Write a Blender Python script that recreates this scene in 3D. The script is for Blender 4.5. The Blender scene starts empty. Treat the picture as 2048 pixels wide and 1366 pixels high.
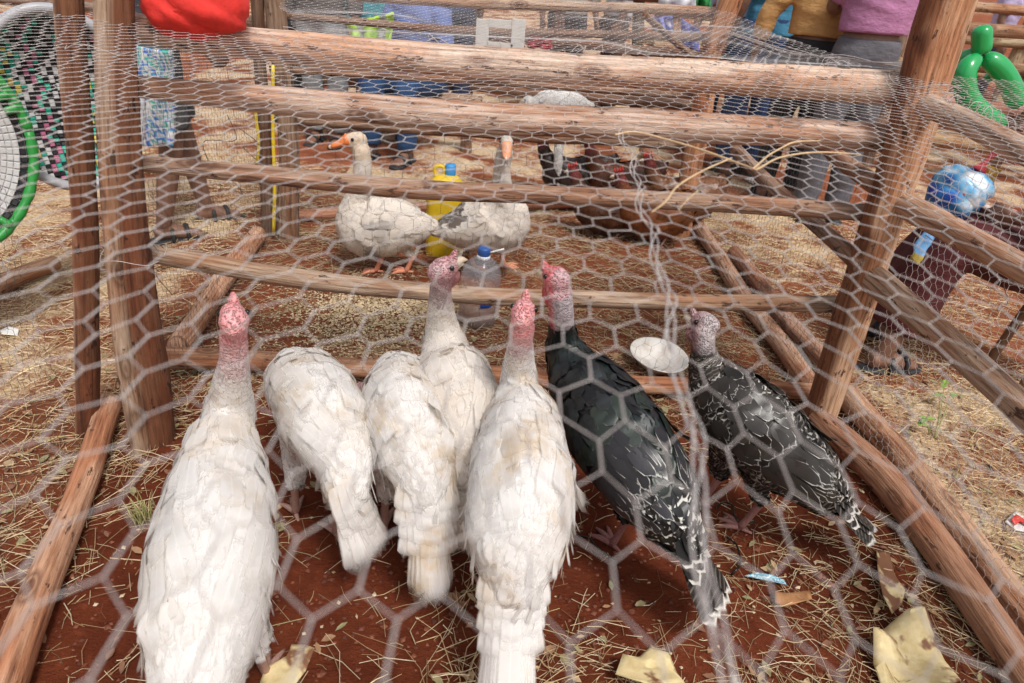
import bpy, math, random
import numpy as np
from mathutils import Vector, Matrix
from mathutils.bvhtree import BVHTree

random.seed(7); rng = np.random.default_rng(7)
SC = bpy.context.scene
COL = SC.collection
R = math.radians

# ------------------------------------------------------------------ camera, sky, sun, exposure
CAM_H, PITCH, ROLL, FPX = 1.40, R(30), R(5), 1365.0      # 24 mm lens on a 36 mm sensor; the photograph is 2048 px wide
r0 = Vector((1, 0, 0)); u0 = Vector((0, math.sin(PITCH), math.cos(PITCH)))
FWD = Vector((0, math.cos(PITCH), -math.sin(PITCH)))
RGT = r0 * math.cos(ROLL) + u0 * math.sin(ROLL)
UPV = u0 * math.cos(ROLL) - r0 * math.sin(ROLL)
CPOS = Vector((0, 0, CAM_H))
cd = bpy.data.cameras.new('camera'); cam = bpy.data.objects.new('camera', cd); COL.objects.link(cam)
cd.lens = 24; cd.sensor_width = 36; cd.clip_start = 0.02; cd.clip_end = 800
cd.dof.use_dof = True; cd.dof.focus_distance = 1.9; cd.dof.aperture_fstop = 5.4
m = Matrix((RGT, UPV, -FWD)).transposed().to_4x4(); m.translation = CPOS
cam.matrix_world = m
SC.camera = cam

SUN_EL, SUN_AZ = R(58), R(150)          # azimuth measured clockwise from +Y: behind the camera, to the right
w = bpy.data.worlds.new('World'); SC.world = w; w.use_nodes = True
nt = w.node_tree; nt.nodes.clear()
sky = nt.nodes.new('ShaderNodeTexSky'); sky.sky_type = 'NISHITA'; sky.sun_disc = False
sky.sun_elevation = SUN_EL; sky.sun_rotation = SUN_AZ
sky.air_density = 1.0; sky.dust_density = 4.0; sky.ozone_density = 1.0
hs = nt.nodes.new('ShaderNodeHueSaturation'); hs.inputs['Saturation'].default_value = 0.28
bg = nt.nodes.new('ShaderNodeBackground'); bg.inputs['Strength'].default_value = 0.105
wo = nt.nodes.new('ShaderNodeOutputWorld')
nt.links.new(sky.outputs[0], hs.inputs['Color']); nt.links.new(hs.outputs[0], bg.inputs[0]); nt.links.new(bg.outputs[0], wo.inputs[0])
sl = bpy.data.lights.new('sun', 'SUN'); sl.energy = 1.5; sl.angle = R(10); sl.color = (1.0, 0.965, 0.92)
so = bpy.data.objects.new('sun', sl); COL.objects.link(so)
sdir = Vector((math.sin(SUN_AZ) * math.cos(SUN_EL), math.cos(SUN_AZ) * math.cos(SUN_EL), math.sin(SUN_EL)))
so.rotation_euler = sdir.to_track_quat('Z', 'Y').to_euler(); so.location = (0, 0, 6)
SC.view_settings.view_transform = 'Standard'; SC.view_settings.look = 'None'
SC.view_settings.exposure = 0.56; SC.view_settings.gamma = 1.0
SC.view_settings.use_curve_mapping = False
SC.render.engine = 'CYCLES'
SC.cycles.use_denoising = True
SC.cycles.max_bounces = 7; SC.cycles.transparent_max_bounces = 16

# ------------------------------------------------------------------ unprojection: a photo pixel to a point of the place
def ray(px, py): return FWD * FPX + RGT * (px - 1024) + UPV * (683 - py)
def U(px, py, z=0.0):
    d = ray(px, py); return CPOS + d * ((z - CAM_H) / d.z)
def UY(px, py, y):
    d = ray(px, py); return CPOS + d * (y / d.y)

# ------------------------------------------------------------------ noise
def _hash(ix, iy, s):
    h = (ix.astype(np.int64) * 374761393 + iy.astype(np.int64) * 668265263 + s * 974634777) & 0x7fffffff
    h = ((h ^ (h >> 13)) * 1274126177) & 0x7fffffff
    return ((h ^ (h >> 16)) & 0xffff) / 65535.0
def vn(x, y, s=0):
    x = np.asarray(x, float); y = np.asarray(y, float)
    ix = np.floor(x); iy = np.floor(y); fx = x - ix; fy = y - iy
    fx = fx * fx * (3 - 2 * fx); fy = fy * fy * (3 - 2 * fy)
    a = _hash(ix, iy, s); b = _hash(ix + 1, iy, s); c = _hash(ix, iy + 1, s); d = _hash(ix + 1, iy + 1, s)
    return (a * (1 - fx) + b * fx) * (1 - fy) + (c * (1 - fx) + d * fx) * fy
def gz(x, y):
    x = np.asarray(x, float); y = np.asarray(y, float)
    return (0.030 * (vn(x * 1.4, y * 1.4, 1) - .5) + 0.022 * (vn(x * 5, y * 5, 2) - .5)
            + 0.012 * (vn(x * 17, y * 17, 3) - .5) + 0.007 * (vn(x * 45, y * 45, 4) - .5))

# ------------------------------------------------------------------ mesh helpers
def tag(o, label=None, cat=None, group=None, kind=None):
    if label: o['label'] = label
    if cat: o['category'] = cat
    if group: o['group'] = group
    if kind: o['kind'] = kind
    return o
def empty(name, loc=(0, 0, 0), label=None, cat=None, group=None):
    o = bpy.data.objects.new(name, None); COL.objects.link(o); o.location = loc; o.empty_display_size = .1
    return tag(o, label, cat, group)
def mesh(name, V, F, smooth=True):
    me = bpy.data.meshes.new(name)
    V = np.asarray(V, dtype=np.float32).reshape(-1, 3)
    if isinstance(F, np.ndarray):
        k = F.shape[1]
        me.vertices.add(len(V)); me.vertices.foreach_set('co', V.ravel())
        me.loops.add(F.size); me.loops.foreach_set('vertex_index', F.astype(np.int32).ravel())
        me.polygons.add(len(F)); me.polygons.foreach_set('loop_start', np.arange(0, F.size, k, dtype=np.int32))
        me.update(calc_edges=True); me.validate()
    else:
        me.from_pydata(V.tolist(), [], F); me.update()
    me.polygons.foreach_set('use_smooth', np.full(len(me.polygons), smooth, dtype=bool))
    return me
def attr(me, name, data, typ='FLOAT_COLOR'):
    a = me.attributes.new(name, typ, 'POINT')
    data = np.asarray(data, dtype=np.float32)
    a.data.foreach_set({'FLOAT_COLOR': 'color', 'FLOAT_VECTOR': 'vector', 'FLOAT': 'value'}[typ], data.ravel())
def obj(name, me, mat=None, parent=None, color=None):
    if mat is not None and not me.materials: me.materials.append(mat)
    o = bpy.data.objects.new(name, me); COL.objects.link(o)
    if parent is not None:
        o.parent = parent
        o.matrix_parent_inverse = Matrix.Translation(parent.location).inverted()
    if color is not None: o.color = (*color, 1)
    return o
class G:                       # geometry collector
    def __init__(s): s.V = []; s.F = []; s.C = []
    def add(s, V, F, c=None):
        k = len(s.V); s.V += [tuple(v) for v in V]; s.F += [tuple(i + k for i in f) for f in F]
        if c is not None: s.C += [c] * len(V)
        return s
    def obj(s, name, mat, parent=None, smooth=True, color=None):
        me = mesh(name, s.V, s.F, smooth)
        if s.C: attr(me, 'fc', [c if len(c) == 4 else (*c, 1) for c in s.C])
        return obj(name, me, mat, parent, color)
def cr(P, m):                  # Catmull-Rom resampling of rows
    P = np.asarray(P, float); n = len(P)
    if n < 3: return np.array([P[0] + (P[-1] - P[0]) * t for t in np.linspace(0, 1, m)])
    d = np.r_[0, np.cumsum(np.linalg.norm(np.diff(P[:, :3], axis=0), axis=1) + 1e-6)]
    t = np.linspace(0, d[-1], m); out = []
    T = np.gradient(P, d, axis=0)
    for q in t:
        i = min(max(np.searchsorted(d, q) - 1, 0), n - 2); h = d[i + 1] - d[i]; s = (q - d[i]) / h
        out.append((2*s**3-3*s**2+1)*P[i] + (s**3-2*s**2+s)*h*T[i] + (-2*s**3+3*s**2)*P[i+1] + (s**3-s**2)*h*T[i+1])
    return np.array(out)
def loft(P, A, B=None, n=12, side=None, cap=True, rad=None):
    P = np.asarray(P, float); A = np.asarray(A, float); B = A if B is None else np.asarray(B, float)
    T = np.gradient(P, axis=0); T /= np.linalg.norm(T, axis=1)[:, None] + 1e-12
    if side is None:
        side = np.cross(T[0], [0, 0, 1.0])
        if np.linalg.norm(side) < .2: side = np.array([1.0, 0, 0])
    side = np.asarray(side, float); V = []; F = []; s = side
    th = np.linspace(0, 2 * math.pi, n, endpoint=False)
    for i in range(len(P)):
        s = s - T[i] * (s @ T[i]); s = s / (np.linalg.norm(s) + 1e-12); N = np.cross(s, T[i])
        k = 1.0 if rad is None else rad[i]
        V += list(P[i] + np.outer(np.cos(th) * A[i] * k, s) + np.outer(np.sin(th) * B[i] * k, N))
    for i in range(len(P) - 1):
        for j in range(n):
            a = i * n + j; b = i * n + (j + 1) % n
            F.append((a, b, b + n, a + n))
    if cap:
        V.append(P[0]); V.append(P[-1]); c0 = len(V) - 2; c1 = c0 + 1; k = (len(P) - 1) * n
        for j in range(n):
            F.append((c0, (j + 1) % n, j)); F.append((c1, k + j, k + (j + 1) % n))
    return V, F
def ball(c, rx, ry=None, rz=None, n=10, m=7, M=None):
    ry = rx if ry is None else ry; rz = rx if rz is None else rz; V = []; F = []
    M = M or Matrix.Identity(3); c = Vector(c)
    for i in range(m + 1):
        a = math.pi * i / m
        for j in range(n):
            b = 2 * math.pi * j / n
            V.append(c + M @ Vector((rx * math.sin(a) * math.cos(b), ry * math.sin(a) * math.sin(b), rz * math.cos(a))))
    for i in range(m):
        for j in range(n): F.append((i*n+j, (i+1)*n+j, (i+1)*n+(j+1) % n, i*n+(j+1) % n))
    return V, F
def tube(pts, r, n=8, m=None):
    P = [tuple(p) for p in pts]; rr = r if hasattr(r, '__len__') else [r] * len(P)
    Q = cr([(*p, q) for p, q in zip(P, rr)], m or max(4, 5 * (len(P) - 1) + 1))
    return loft(Q[:, :3], np.maximum(Q[:, 3], 1e-4), n=n)
def lathe(prof, c, n=24, M=None):
    V = []; F = []; M = M or Matrix.Identity(3); c = Vector(c)
    for r_, z in prof:
        for j in range(n):
            a = 2 * math.pi * j / n; V.append(c + M @ Vector((r_ * math.cos(a), r_ * math.sin(a), z)))
    for i in range(len(prof) - 1):
        for j in range(n): F.append((i*n+j, i*n+(j+1) % n, (i+1)*n+(j+1) % n, (i+1)*n+j))
    return V, F
def remesh(g, vox, smooth=4, disp=None):
    me = bpy.data.meshes.new('tmp'); me.from_pydata([tuple(v) for v in g.V], [], g.F); me.update()
    o = bpy.data.objects.new('tmp', me); COL.objects.link(o)
    md = o.modifiers.new('r', 'REMESH'); md.mode = 'VOXEL'; md.voxel_size = vox; md.use_smooth_shade = True
    if smooth:
        ms = o.modifiers.new('s', 'SMOOTH'); ms.factor = .5; ms.iterations = smooth
    dg = bpy.context.evaluated_depsgraph_get()
    out = bpy.data.meshes.new_from_object(o.evaluated_get(dg))
    bpy.data.objects.remove(o); bpy.data.meshes.remove(me)
    out.materials.clear()
    return out
def verts_of(me):
    a = np.empty(len(me.vertices) * 3, np.float32); me.vertices.foreach_get('co', a); return a.reshape(-1, 3)

# ------------------------------------------------------------------ materials
class NT:
    def __init__(s, name):
        s.mat = bpy.data.materials.new(name); s.mat.use_nodes = True; s.t = s.mat.node_tree
        s.p = s.t.nodes['Principled BSDF']
    def n(s, typ, **kw):
        x = s.t.nodes.new(typ)
        for k, v in kw.items():
            if k.startswith('i_'): x.inputs[k[2:].replace('_', ' ')].default_value = v
            else: setattr(x, k, v)
        return x
    def l(s, a, b): s.t.links.new(a, b)
    def noise(s, vec, scale, detail=4, rough=.6):
        x = s.n('ShaderNodeTexNoise'); x.inputs['Scale'].default_value = scale
        x.inputs['Detail'].default_value = detail; x.inputs['Roughness'].default_value = rough
        if vec is not None: s.l(vec, x.inputs['Vector'])
        return x.outputs['Fac']
    def ramp(s, fac, stops):
        x = s.n('ShaderNodeValToRGB'); e = x.color_ramp.elements
        while len(e) < len(stops): e.new(.5)
        for q, (pos, c) in zip(e, stops):
            q.position = pos; q.color = (*c, 1) if len(c) == 3 else c
        s.l(fac, x.inputs[0]); return x.outputs[0]
    def mix(s, fac, a, b, mode='MIX'):
        x = s.n('ShaderNodeMix', data_type='RGBA', blend_type=mode)
        for sock, v in ((x.inputs[0], fac), (x.inputs[6], a), (x.inputs[7], b)):
            if hasattr(v, 'links'): s.l(v, sock)
            elif hasattr(v, '__len__'): sock.default_value = (*v[:3], 1)
            else: sock.default_value = v
        return x.outputs[2]
    def math(s, op, a, b=0.0, clamp=False):
        x = s.n('ShaderNodeMath', operation=op, use_clamp=clamp)
        for sock, v in ((x.inputs[0], a), (x.inputs[1], b)):
            if hasattr(v, 'links'): s.l(v, sock)
            else: sock.default_value = v
        return x.outputs[0]
    def mapping(s, vec, scale):
        x = s.n('ShaderNodeMapping'); x.inputs['Scale'].default_value = scale; s.l(vec, x.inputs['Vector']); return x.outputs[0]
    def attr(s, name): return s.n('ShaderNodeAttribute', attribute_name=name)
    def bump(s, h, strength=.3, dist=.01):
        x = s.n('ShaderNodeBump'); x.inputs['Strength'].default_value = strength; x.inputs['Distance'].default_value = dist
        s.l(h, x.inputs['Height']); s.l(x.outputs[0], s.p.inputs['Normal'])
    def base(s, c):
        if hasattr(c, 'links'): s.l(c, s.p.inputs['Base Color'])
        else: s.p.inputs['Base Color'].default_value = (*c, 1)
    def set(s, **kw):
        for k, v in kw.items(): s.p.inputs[k.replace('_', ' ')].default_value = v
        return s.mat

def plain(name, c, rough=.7, var=.15, scale=30, bump=0.0, **kw):
    q = NT(name); co = q.n('ShaderNodeTexCoord').outputs['Object']
    f = q.noise(co, scale)
    lo = tuple(v * (1 - var) for v in c); hi = tuple(min(1, v * (1 + var)) for v in c)
    q.base(q.ramp(f, [(.3, lo), (.7, hi)]))
    if bump: q.bump(f, bump, .004)
    q.set(Roughness=rough, **kw); return q.mat
def by_attr(name, rough=.75, noise=.2, scale=60, bump=0, **kw):        # colour from the thing's own 'fc' attribute
    q = NT(name); a = q.attr('fc').outputs['Color']; co = q.n('ShaderNodeTexCoord').outputs['Object']
    f = q.noise(co, scale)
    q.base(q.mix(1.0, a, q.ramp(f, [(.25, (1 - noise,) * 3), (.75, (1 + noise,) * 3)]), 'MULTIPLY'))
    if bump: q.bump(f, bump, .004)
    q.set(Roughness=rough, **kw); return q.mat
def wood_mat():
    q = NT('peeled_wood'); lp = q.attr('lp').outputs['Vector']; oc = q.n('ShaderNodeObjectInfo')
    g1 = q.noise(q.mapping(lp, (60, 60, 3.0)), 1.6, 6, .65)          # long grain
    g2 = q.noise(q.mapping(lp, (8, 8, 2.2)), 1.3, 3)                 # broad patches
    g3 = q.noise(q.mapping(lp, (22, 22, 9)), 1.5, 5, .7)             # flecks
    g4 = q.noise(q.mapping(lp, (120, 120, 2.0)), 1.0, 3)             # cracks
    c = q.ramp(g1, [(.34, (.26, .175, .13)), (.48, (.53, .415, .32)), (.64, (.76, .64, .535))])
    c = q.mix(q.ramp(g2, [(.48, (0, 0, 0)), (.60, (1, 1, 1))]), c, q.mix(1, c, (.80, .60, .48), 'MULTIPLY'))
    c = q.mix(q.ramp(g2, [(.28, (1, 1, 1)), (.40, (0, 0, 0))]), c, (.66, .55, .47))
    c = q.mix(q.ramp(g3, [(.36, (1, 1, 1)), (.41, (0, 0, 0))]), c, (.12, .07, .05))
    c = q.mix(q.ramp(g4, [(.24, (1, 1, 1)), (.32, (0, 0, 0))]), c, (.12, .06, .04))
    kv = q.n('ShaderNodeTexVoronoi'); kv.inputs['Scale'].default_value = 1.0; q.l(q.mapping(lp, (9, 9, 4.0)), kv.inputs['Vector'])      # knots
    c = q.mix(q.ramp(kv.outputs['Distance'], [(.0, (.95, .95, .95)), (.10, (.8, .8, .8)), (.13, (.25, .25, .25)), (.17, (.7, .7, .7)), (.24, (0, 0, 0))]), c, (.15, .075, .045))
    dk = q.attr('dk').outputs['Fac']; c = q.mix(dk, c, q.mix(1, c, (.42, .27, .19), 'MULTIPLY'))
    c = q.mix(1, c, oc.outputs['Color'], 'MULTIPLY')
    q.base(c); h = q.math('ADD', g1, q.math('MULTIPLY', g3, .8)); h = q.math('ADD', h, q.math('MULTIPLY', g4, .5))
    q.bump(h, .8, .009); return q.set(Roughness=.8)
def feather_mat(name, edgec=(.8, .78, .72), rough=.75, spec=.3, bar=None, fray=.62, trans=0.0, stain=False, edge=0.0, soft=.05, cres=.22, m0=.84):
    q = NT(name); a = q.attr('fc'); uv = q.n('ShaderNodeUVMap').outputs['UV']
    sp = q.n('ShaderNodeSeparateXYZ'); q.l(uv, sp.inputs[0])
    x = q.math('ABSOLUTE', q.math('MULTIPLY', q.math('SUBTRACT', sp.outputs[0], .5), 2.0)); t = sp.outputs[1]
    co = q.n('ShaderNodeTexCoord').outputs['Object']; nz = q.noise(co, 160, 3)
    wob = q.math('MULTIPLY', q.math('SUBTRACT', nz, .5), .10)
    m = q.math('ADD', t, q.math('MULTIPLY', q.math('POWER', x, 2.0), cres))
    if edge: m = q.math('ADD', m, q.math('MULTIPLY', q.math('POWER', x, 7.0), edge))
    m = q.math('ADD', m, wob)
    mask = q.ramp(m, [(m0, (0, 0, 0)), (m0 + soft, (1, 1, 1))])
    c = a.outputs['Color']
    if bar is not None:                       # fine cross bars of tail and wing quills
        wv = q.math('SINE', q.math('MULTIPLY', q.math('ADD', t, q.math('MULTIPLY', x, -.05)), bar))
        c = q.mix(q.ramp(wv, [(.45, (0, 0, 0)), (.8, (.55, .55, .55))]), c, (.20, .17, .14))
    c = q.mix(q.math('MULTIPLY', mask, a.outputs['Alpha']), c, edgec)
    if stain:                                   # soiled cream patches, finer than single feathers
        oi = q.n('ShaderNodeObjectInfo'); sc_ = q.n('ShaderNodeSeparateColor'); q.l(oi.outputs['Color'], sc_.inputs[0]); pw = q.n('ShaderNodeNewGeometry').outputs['Position']
        fs_ = q.math('ADD', q.math('MULTIPLY', q.noise(pw, 8, 3), .7), q.math('MULTIPLY', q.noise(pw, 45, 4), .3))
        c = q.mix(q.math('MULTIPLY', q.ramp(fs_, [(.50, (0, 0, 0)), (.68, (1, 1, 1))]), sc_.outputs[0]), c, (.70, .545, .36))
    rib = q.ramp(x, [(.0, (1.12, 1.12, 1.12)), (.10, (1, 1, 1))])
    c = q.mix(1, c, rib, 'MULTIPLY')
    q.base(c)
    q.bump(nz, .2, .0015)
    # loose barbs let the edges of a feather melt into the next one
    cv = q.n('ShaderNodeCombineXYZ'); q.l(q.math('SUBTRACT', q.math('MULTIPLY', t, 9.0), q.math('MULTIPLY', x, 4.0)), cv.inputs[0]); q.l(q.math('MULTIPLY', x, .8), cv.inputs[1])
    st = q.noise(cv.outputs[0], 5.0, 2); e = q.math('MAXIMUM', q.math('POWER', x, 2.5), q.math('POWER', t, 2.0))
    e = q.math('ADD', e, q.math('MULTIPLY', q.math('SUBTRACT', st, .5), .22))
    q.l(q.ramp(e, [(fray, (1, 1, 1)), (min(1.0, fray + .45), (.08, .08, .08))]), q.p.inputs['Alpha'])
    q.set(Roughness=rough, Specular_IOR_Level=spec)
    if trans:                                   # thin white vanes let light through
        tr = q.n('ShaderNodeBsdfTranslucent'); q.l(c, tr.inputs[0]); tp = q.n('ShaderNodeBsdfTransparent'); ms = q.n('ShaderNodeMixShader'); m2 = q.n('ShaderNodeMixShader')
        al = q.p.inputs['Alpha'].links[0].from_socket; q.t.links.remove(q.p.inputs['Alpha'].links[0])
        ms.inputs[0].default_value = trans; q.l(q.p.outputs[0], ms.inputs[1]); q.l(tr.outputs[0], ms.inputs[2])
        q.l(al, m2.inputs[0]); q.l(tp.outputs[0], m2.inputs[1]); q.l(ms.outputs[0], m2.inputs[2])
        out = [x_ for x_ in q.t.nodes if x_.type == 'OUTPUT_MATERIAL'][0]; q.l(m2.outputs[0], out.inputs[0])
    return q.mat
def skin_mat(name, rough=.55, bump=.5, scale=220):
    q = NT(name); a = q.attr('fc').outputs['Color']; co = q.n('ShaderNodeTexCoord').outputs['Object']
    f = q.noise(co, scale, 4); f2 = q.noise(co, 60, 3)
    q.base(q.mix(1.0, a, q.ramp(f, [(.3, (.72, .72, .74)), (.7, (1.15, 1.12, 1.1))]), 'MULTIPLY'))
    vo = q.n('ShaderNodeTexVoronoi'); vo.inputs['Scale'].default_value = 210; q.l(co, vo.inputs['Vector'])
    dots = q.ramp(vo.outputs['Distance'], [(.10, (1, 1, 1)), (.55, (0, 0, 0))])
    al = q.attr('fc').outputs['Alpha']
    bc_ = q.mix(q.math('MULTIPLY', q.ramp(f2, [(.40, (0, 0, 0)), (.60, (1, 1, 1))]), q.math('MULTIPLY', al, .55)), q.mix(1.0, a, q.ramp(f, [(.3, (.8, .76, .78)), (.7, (1.12, 1.08, 1.06))]), 'MULTIPLY'), q.mix(.5, a, (.85, .66, .66)))
    q.base(q.mix(q.math('MULTIPLY', q.math('SUBTRACT', 1.0, dots), q.math('MULTIPLY', al, .22)), bc_, q.mix(1, bc_, (.68, .52, .55), 'MULTIPLY')))
    q.bump(q.math('ADD', q.math('MULTIPLY', dots, 1.6), f2), min(1.0, bump * 1.6), .008); q.set(Roughness=rough); return q.mat

M = {}
M['wood'] = wood_mat()
wm = NT('galvanised_wire'); co = wm.n('ShaderNodeTexCoord').outputs['Object']
wm.base(wm.ramp(wm.noise(co, 40), [(.3, (.44, .40, .385)), (.7, (.70, .65, .63))])); M['wire'] = wm.set(Roughness=.5, Metallic=.1)
wd = NT('rusty_wire'); M['rusty'] = plain('rusty_wire', (.10, .075, .065), .6); M['darkwire'] = plain('backlit_wire', (.085, .075, .07), .55)  # darkwire: backlit look of the wall nets painted as a darker colour
M['fwhite'] = feather_mat('white_feather', (.92, .90, .87), .8, .15, fray=.48, trans=.36, stain=True)
M['fgoose'] = feather_mat('goose_feather', (.92, .90, .87), .8, .15, fray=.75, trans=.4)
M['fdark'] = feather_mat('dark_feather', (.62, .60, .55), .40, .45, fray=1.0)
M['fbar'] = feather_mat('barred_feather', (.55, .52, .48), .6, .35, fray=1.0, bar=24.0)
M['fquill'] = feather_mat('barred_quill', (.72, .69, .62), .5, .4, bar=70.0, fray=.9, cres=.04, m0=.90)
M['fwing'] = feather_mat('dark_wing_feather', (.66, .64, .59), .38, .5, fray=.95, cres=.06, m0=.935, edge=.36, soft=.11)
M['birdskin'] = skin_mat('bird_skin')
M['skin'] = plain('brown_skin', (.20, .100, .064), .5, .15, 40)
M['eye'] = plain('eye', (.01, .008, .006), .15, .1)
M['beak'] = by_attr('beak', .45, .15)
M['scaly'] = by_attr('scaly_leg', .6, .3, 180, .5)
M['attr'] = by_attr('coloured_piece', .7, .15)
M['gloss'] = by_attr('coloured_plastic', .35, .06)
M['straw'] = by_attr('dry_straw', .75, .25, 90)

# ------------------------------------------------------------------ ground
def axis(lo, hi, st, far, g=1.28):
    a = list(np.arange(lo, hi, st)); d = st; x = a[-1]; up = []
    while x < far: d *= g; x += d; up.append(x)
    d = st; x = a[0]; dn = []
    while x > -far: d *= g; x -= d; dn.append(x)
    return np.array(dn[::-1] + a + up)
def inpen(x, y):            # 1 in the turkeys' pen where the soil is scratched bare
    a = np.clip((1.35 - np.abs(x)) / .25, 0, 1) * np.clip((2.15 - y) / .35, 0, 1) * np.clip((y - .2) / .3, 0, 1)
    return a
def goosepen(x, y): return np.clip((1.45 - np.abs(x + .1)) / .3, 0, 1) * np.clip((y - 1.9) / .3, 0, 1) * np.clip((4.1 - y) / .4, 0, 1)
gx = axis(-3.2, 3.4, .02, 350); gy = axis(.2, 5.2, .02, 350)
X, Y = np.meshgrid(gx, gy); Z = gz(X, Y) * np.clip(1.2 - (np.abs(X) + np.abs(Y)) / 40, 0, 1)
nx, ny = len(gx), len(gy)
ii = np.arange(nx * ny).reshape(ny, nx)
F = np.stack([ii[:-1, :-1], ii[:-1, 1:], ii[1:, 1:], ii[1:, :-1]], -1).reshape(-1, 4)
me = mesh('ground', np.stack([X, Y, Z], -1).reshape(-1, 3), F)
bare = np.clip(inpen(X, Y) * 1.0 + .45 * goosepen(X, Y) + .75 * (vn(X * 1.3, Y * 1.3, 9) > .62) * (np.abs(X) > 1.2), 0, 1)
attr(me, 'bare', bare.ravel(), 'FLOAT')
attr(me, 'shaded_soil', np.clip(inpen(X, Y) + .55 * goosepen(X, Y), 0, 1).ravel(), 'FLOAT')  # darker bare soil in the pens, with their shade painted into the colour
q = NT('red_soil'); pos = q.n('ShaderNodeNewGeometry').outputs['Position']
b = q.attr('bare').outputs['Fac']; shaded_soil = q.attr('shaded_soil').outputs['Fac']
n1 = q.noise(pos, 9, 6, .7); n2 = q.noise(pos, 70, 5, .7); n3 = q.noise(q.mapping(pos, (30, 90, 30)), 1.5, 5, .75); n4 = q.noise(pos, 2.5, 4)
soil = q.ramp(n1, [(.3, (.24, .066, .029)), (.7, (.39, .14, .068))])
soil = q.mix(shaded_soil, soil, q.ramp(n1, [(.3, (.115, .025, .011)), (.7, (.215, .054, .023))]))
soil = q.mix(q.ramp(n2, [(.55, (0, 0, 0)), (.75, (1, 1, 1))]), soil, q.mix(1, soil, (1.5, 1.6, 1.7), 'MULTIPLY'))
mat_ = q.ramp(n3, [(.28, (.26, .13, .07)), (.46, (.54, .37, .22)), (.66, (.82, .69, .50))])
cover = q.math('ADD', q.math('MULTIPLY', q.math('SUBTRACT', n4, .5), 2.2), q.math('SUBTRACT', .42, q.math('MULTIPLY', b, 1.0)))
cover = q.math('ADD', cover, q.math('MULTIPLY', q.math('SUBTRACT', n2, .5), .9))
soil = q.mix(1, soil, q.ramp(n4, [(.35, (.62, .58, .56)), (.6, (1.0, 1.0, 1.0))]), 'MULTIPLY')
c = q.mix(q.ramp(cover, [(.30, (0, 0, 0)), (.58, (1, 1, 1))]), soil, mat_)
q.base(c); q.bump(q.math('ADD', n2, q.math('MULTIPLY', n3, .8)), .8, .012); q.set(Roughness=.95, Specular_IOR_Level=.1)
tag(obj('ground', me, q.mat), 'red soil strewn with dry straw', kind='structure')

# ------------------------------------------------------------------ straw, crumbs, grain, leaf litter
def prisms(A, B, r, sides=3, ra=None):
    d = B - A; L = np.linalg.norm(d, axis=1)[:, None] + 1e-9; d = d / L
    ref = np.where(np.abs(d[:, 2:3]) > .8, [[1.0, 0, 0]], [[0, 0, 1.0]])
    s = np.cross(d, ref); s /= np.linalg.norm(s, axis=1)[:, None]; n = np.cross(d, s)
    r = np.broadcast_to(np.asarray(r), (len(A),))[:, None]
    th = np.arange(sides) * 2 * math.pi / sides + .5
    ring = [s * math.cos(t) * r + n * math.sin(t) * r for t in th]
    V = np.stack([A + q for q in ring] + [B + q for q in ring], 1).reshape(-1, 3)
    k = np.arange(len(A))[:, None] * 2 * sides
    F = np.concatenate([np.concatenate([k + j, k + (j + 1) % sides, k + sides + (j + 1) % sides, k + sides + j], 1) for j in range(sides)], 0)
    return V, F
def straw_density(x, y):
    d = np.full(x.shape, .95)
    d = d * (0.35 + 1.1 * vn(x * 2.2, y * 2.2, 21))
    pen = inpen(x, y); d = d * (1 - .90 * pen)
    d += pen * .32 * ((vn(x * 3.1, y * 3.1, 22) > .55)) 
    d += 1.3 * np.exp(-(((x - .70) / .55) ** 2 + ((y - .78) / .22) ** 2)) + .5 * np.exp(-(((x - 1.0) / .3) ** 2 + ((y - 1.1) / .3) ** 2))       # raked heap, near right
    d += .5 * np.exp(-(((x + 1.15) / .25) ** 2 + ((y - 1.5) / .5) ** 2))
    return d
def scatter(n, x0, x1, y0, y1, dens, seed):
    g = np.random.default_rng(seed); out = []; have = 0
    while have < n:
        x = g.uniform(x0, x1, n); y = y0 + (y1 - y0) * g.uniform(0, 1, n) ** 1.35
        k = g.uniform(0, 1.3, n) < dens(x, y); out.append(np.stack([x[k], y[k]], 1)); have += k.sum()
    return np.concatenate(out)[:n]
N = 60000
P = scatter(N, -2.9, 3.1, .3, 4.6, straw_density, 5); g = np.random.default_rng(11)
L = np.where(g.uniform(0, 1, N) < .75, g.uniform(.02, .07, N), g.uniform(.07, .19, N)); a = g.uniform(0, 2 * math.pi, N)
z0 = gz(P[:, 0], P[:, 1]) + .003 + g.exponential(.006, N); tilt = g.normal(0, .16, N)
d = np.stack([np.cos(a), np.sin(a), tilt], 1)
A = np.c_[P, z0]; B = A + d * L[:, None] * .55
gB = gz(B[:, 0], B[:, 1]); B[:, 2] = np.maximum(B[:, 2], gB + .002)
a2 = a + g.normal(0, .35, N); Cc = B + np.stack([np.cos(a2), np.sin(a2), tilt - .1], 1) * L[:, None] * .45
Cc[:, 2] = np.maximum(Cc[:, 2], gz(Cc[:, 0], Cc[:, 1]) + .002)
rad = g.uniform(.0005, .0013, N)
V1, F1 = prisms(A, B, rad); V2, F2 = prisms(B, Cc, rad * .8)
pal = np.array([(.62, .48, .29), (.50, .36, .19), (.36, .22, .11), (.70, .58, .40), (.22, .12, .06), (.40, .33, .16)])
ci = pal[g.choice(6, N, p=[.28, .24, .16, .14, .12, .06])] * g.uniform(.8, 1.15, N)[:, None]
gp = goosepen(P[:, 0], P[:, 1])[:, None]; ci = ci * (1 - .25 * gp) * (1 + .25 * (np.abs(P[:, :1]) > 1.35))
cc = np.repeat(np.c_[ci, np.ones(N)], 6, 0)
me = mesh('straw', np.r_[V1, V2], np.r_[F1, F2 + len(V1)], False); attr(me, 'fc', np.r_[cc, cc])
tag(obj('straw', me, M['straw']), 'loose dry straw scattered over the red soil', 'straw', kind='stuff')

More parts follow.
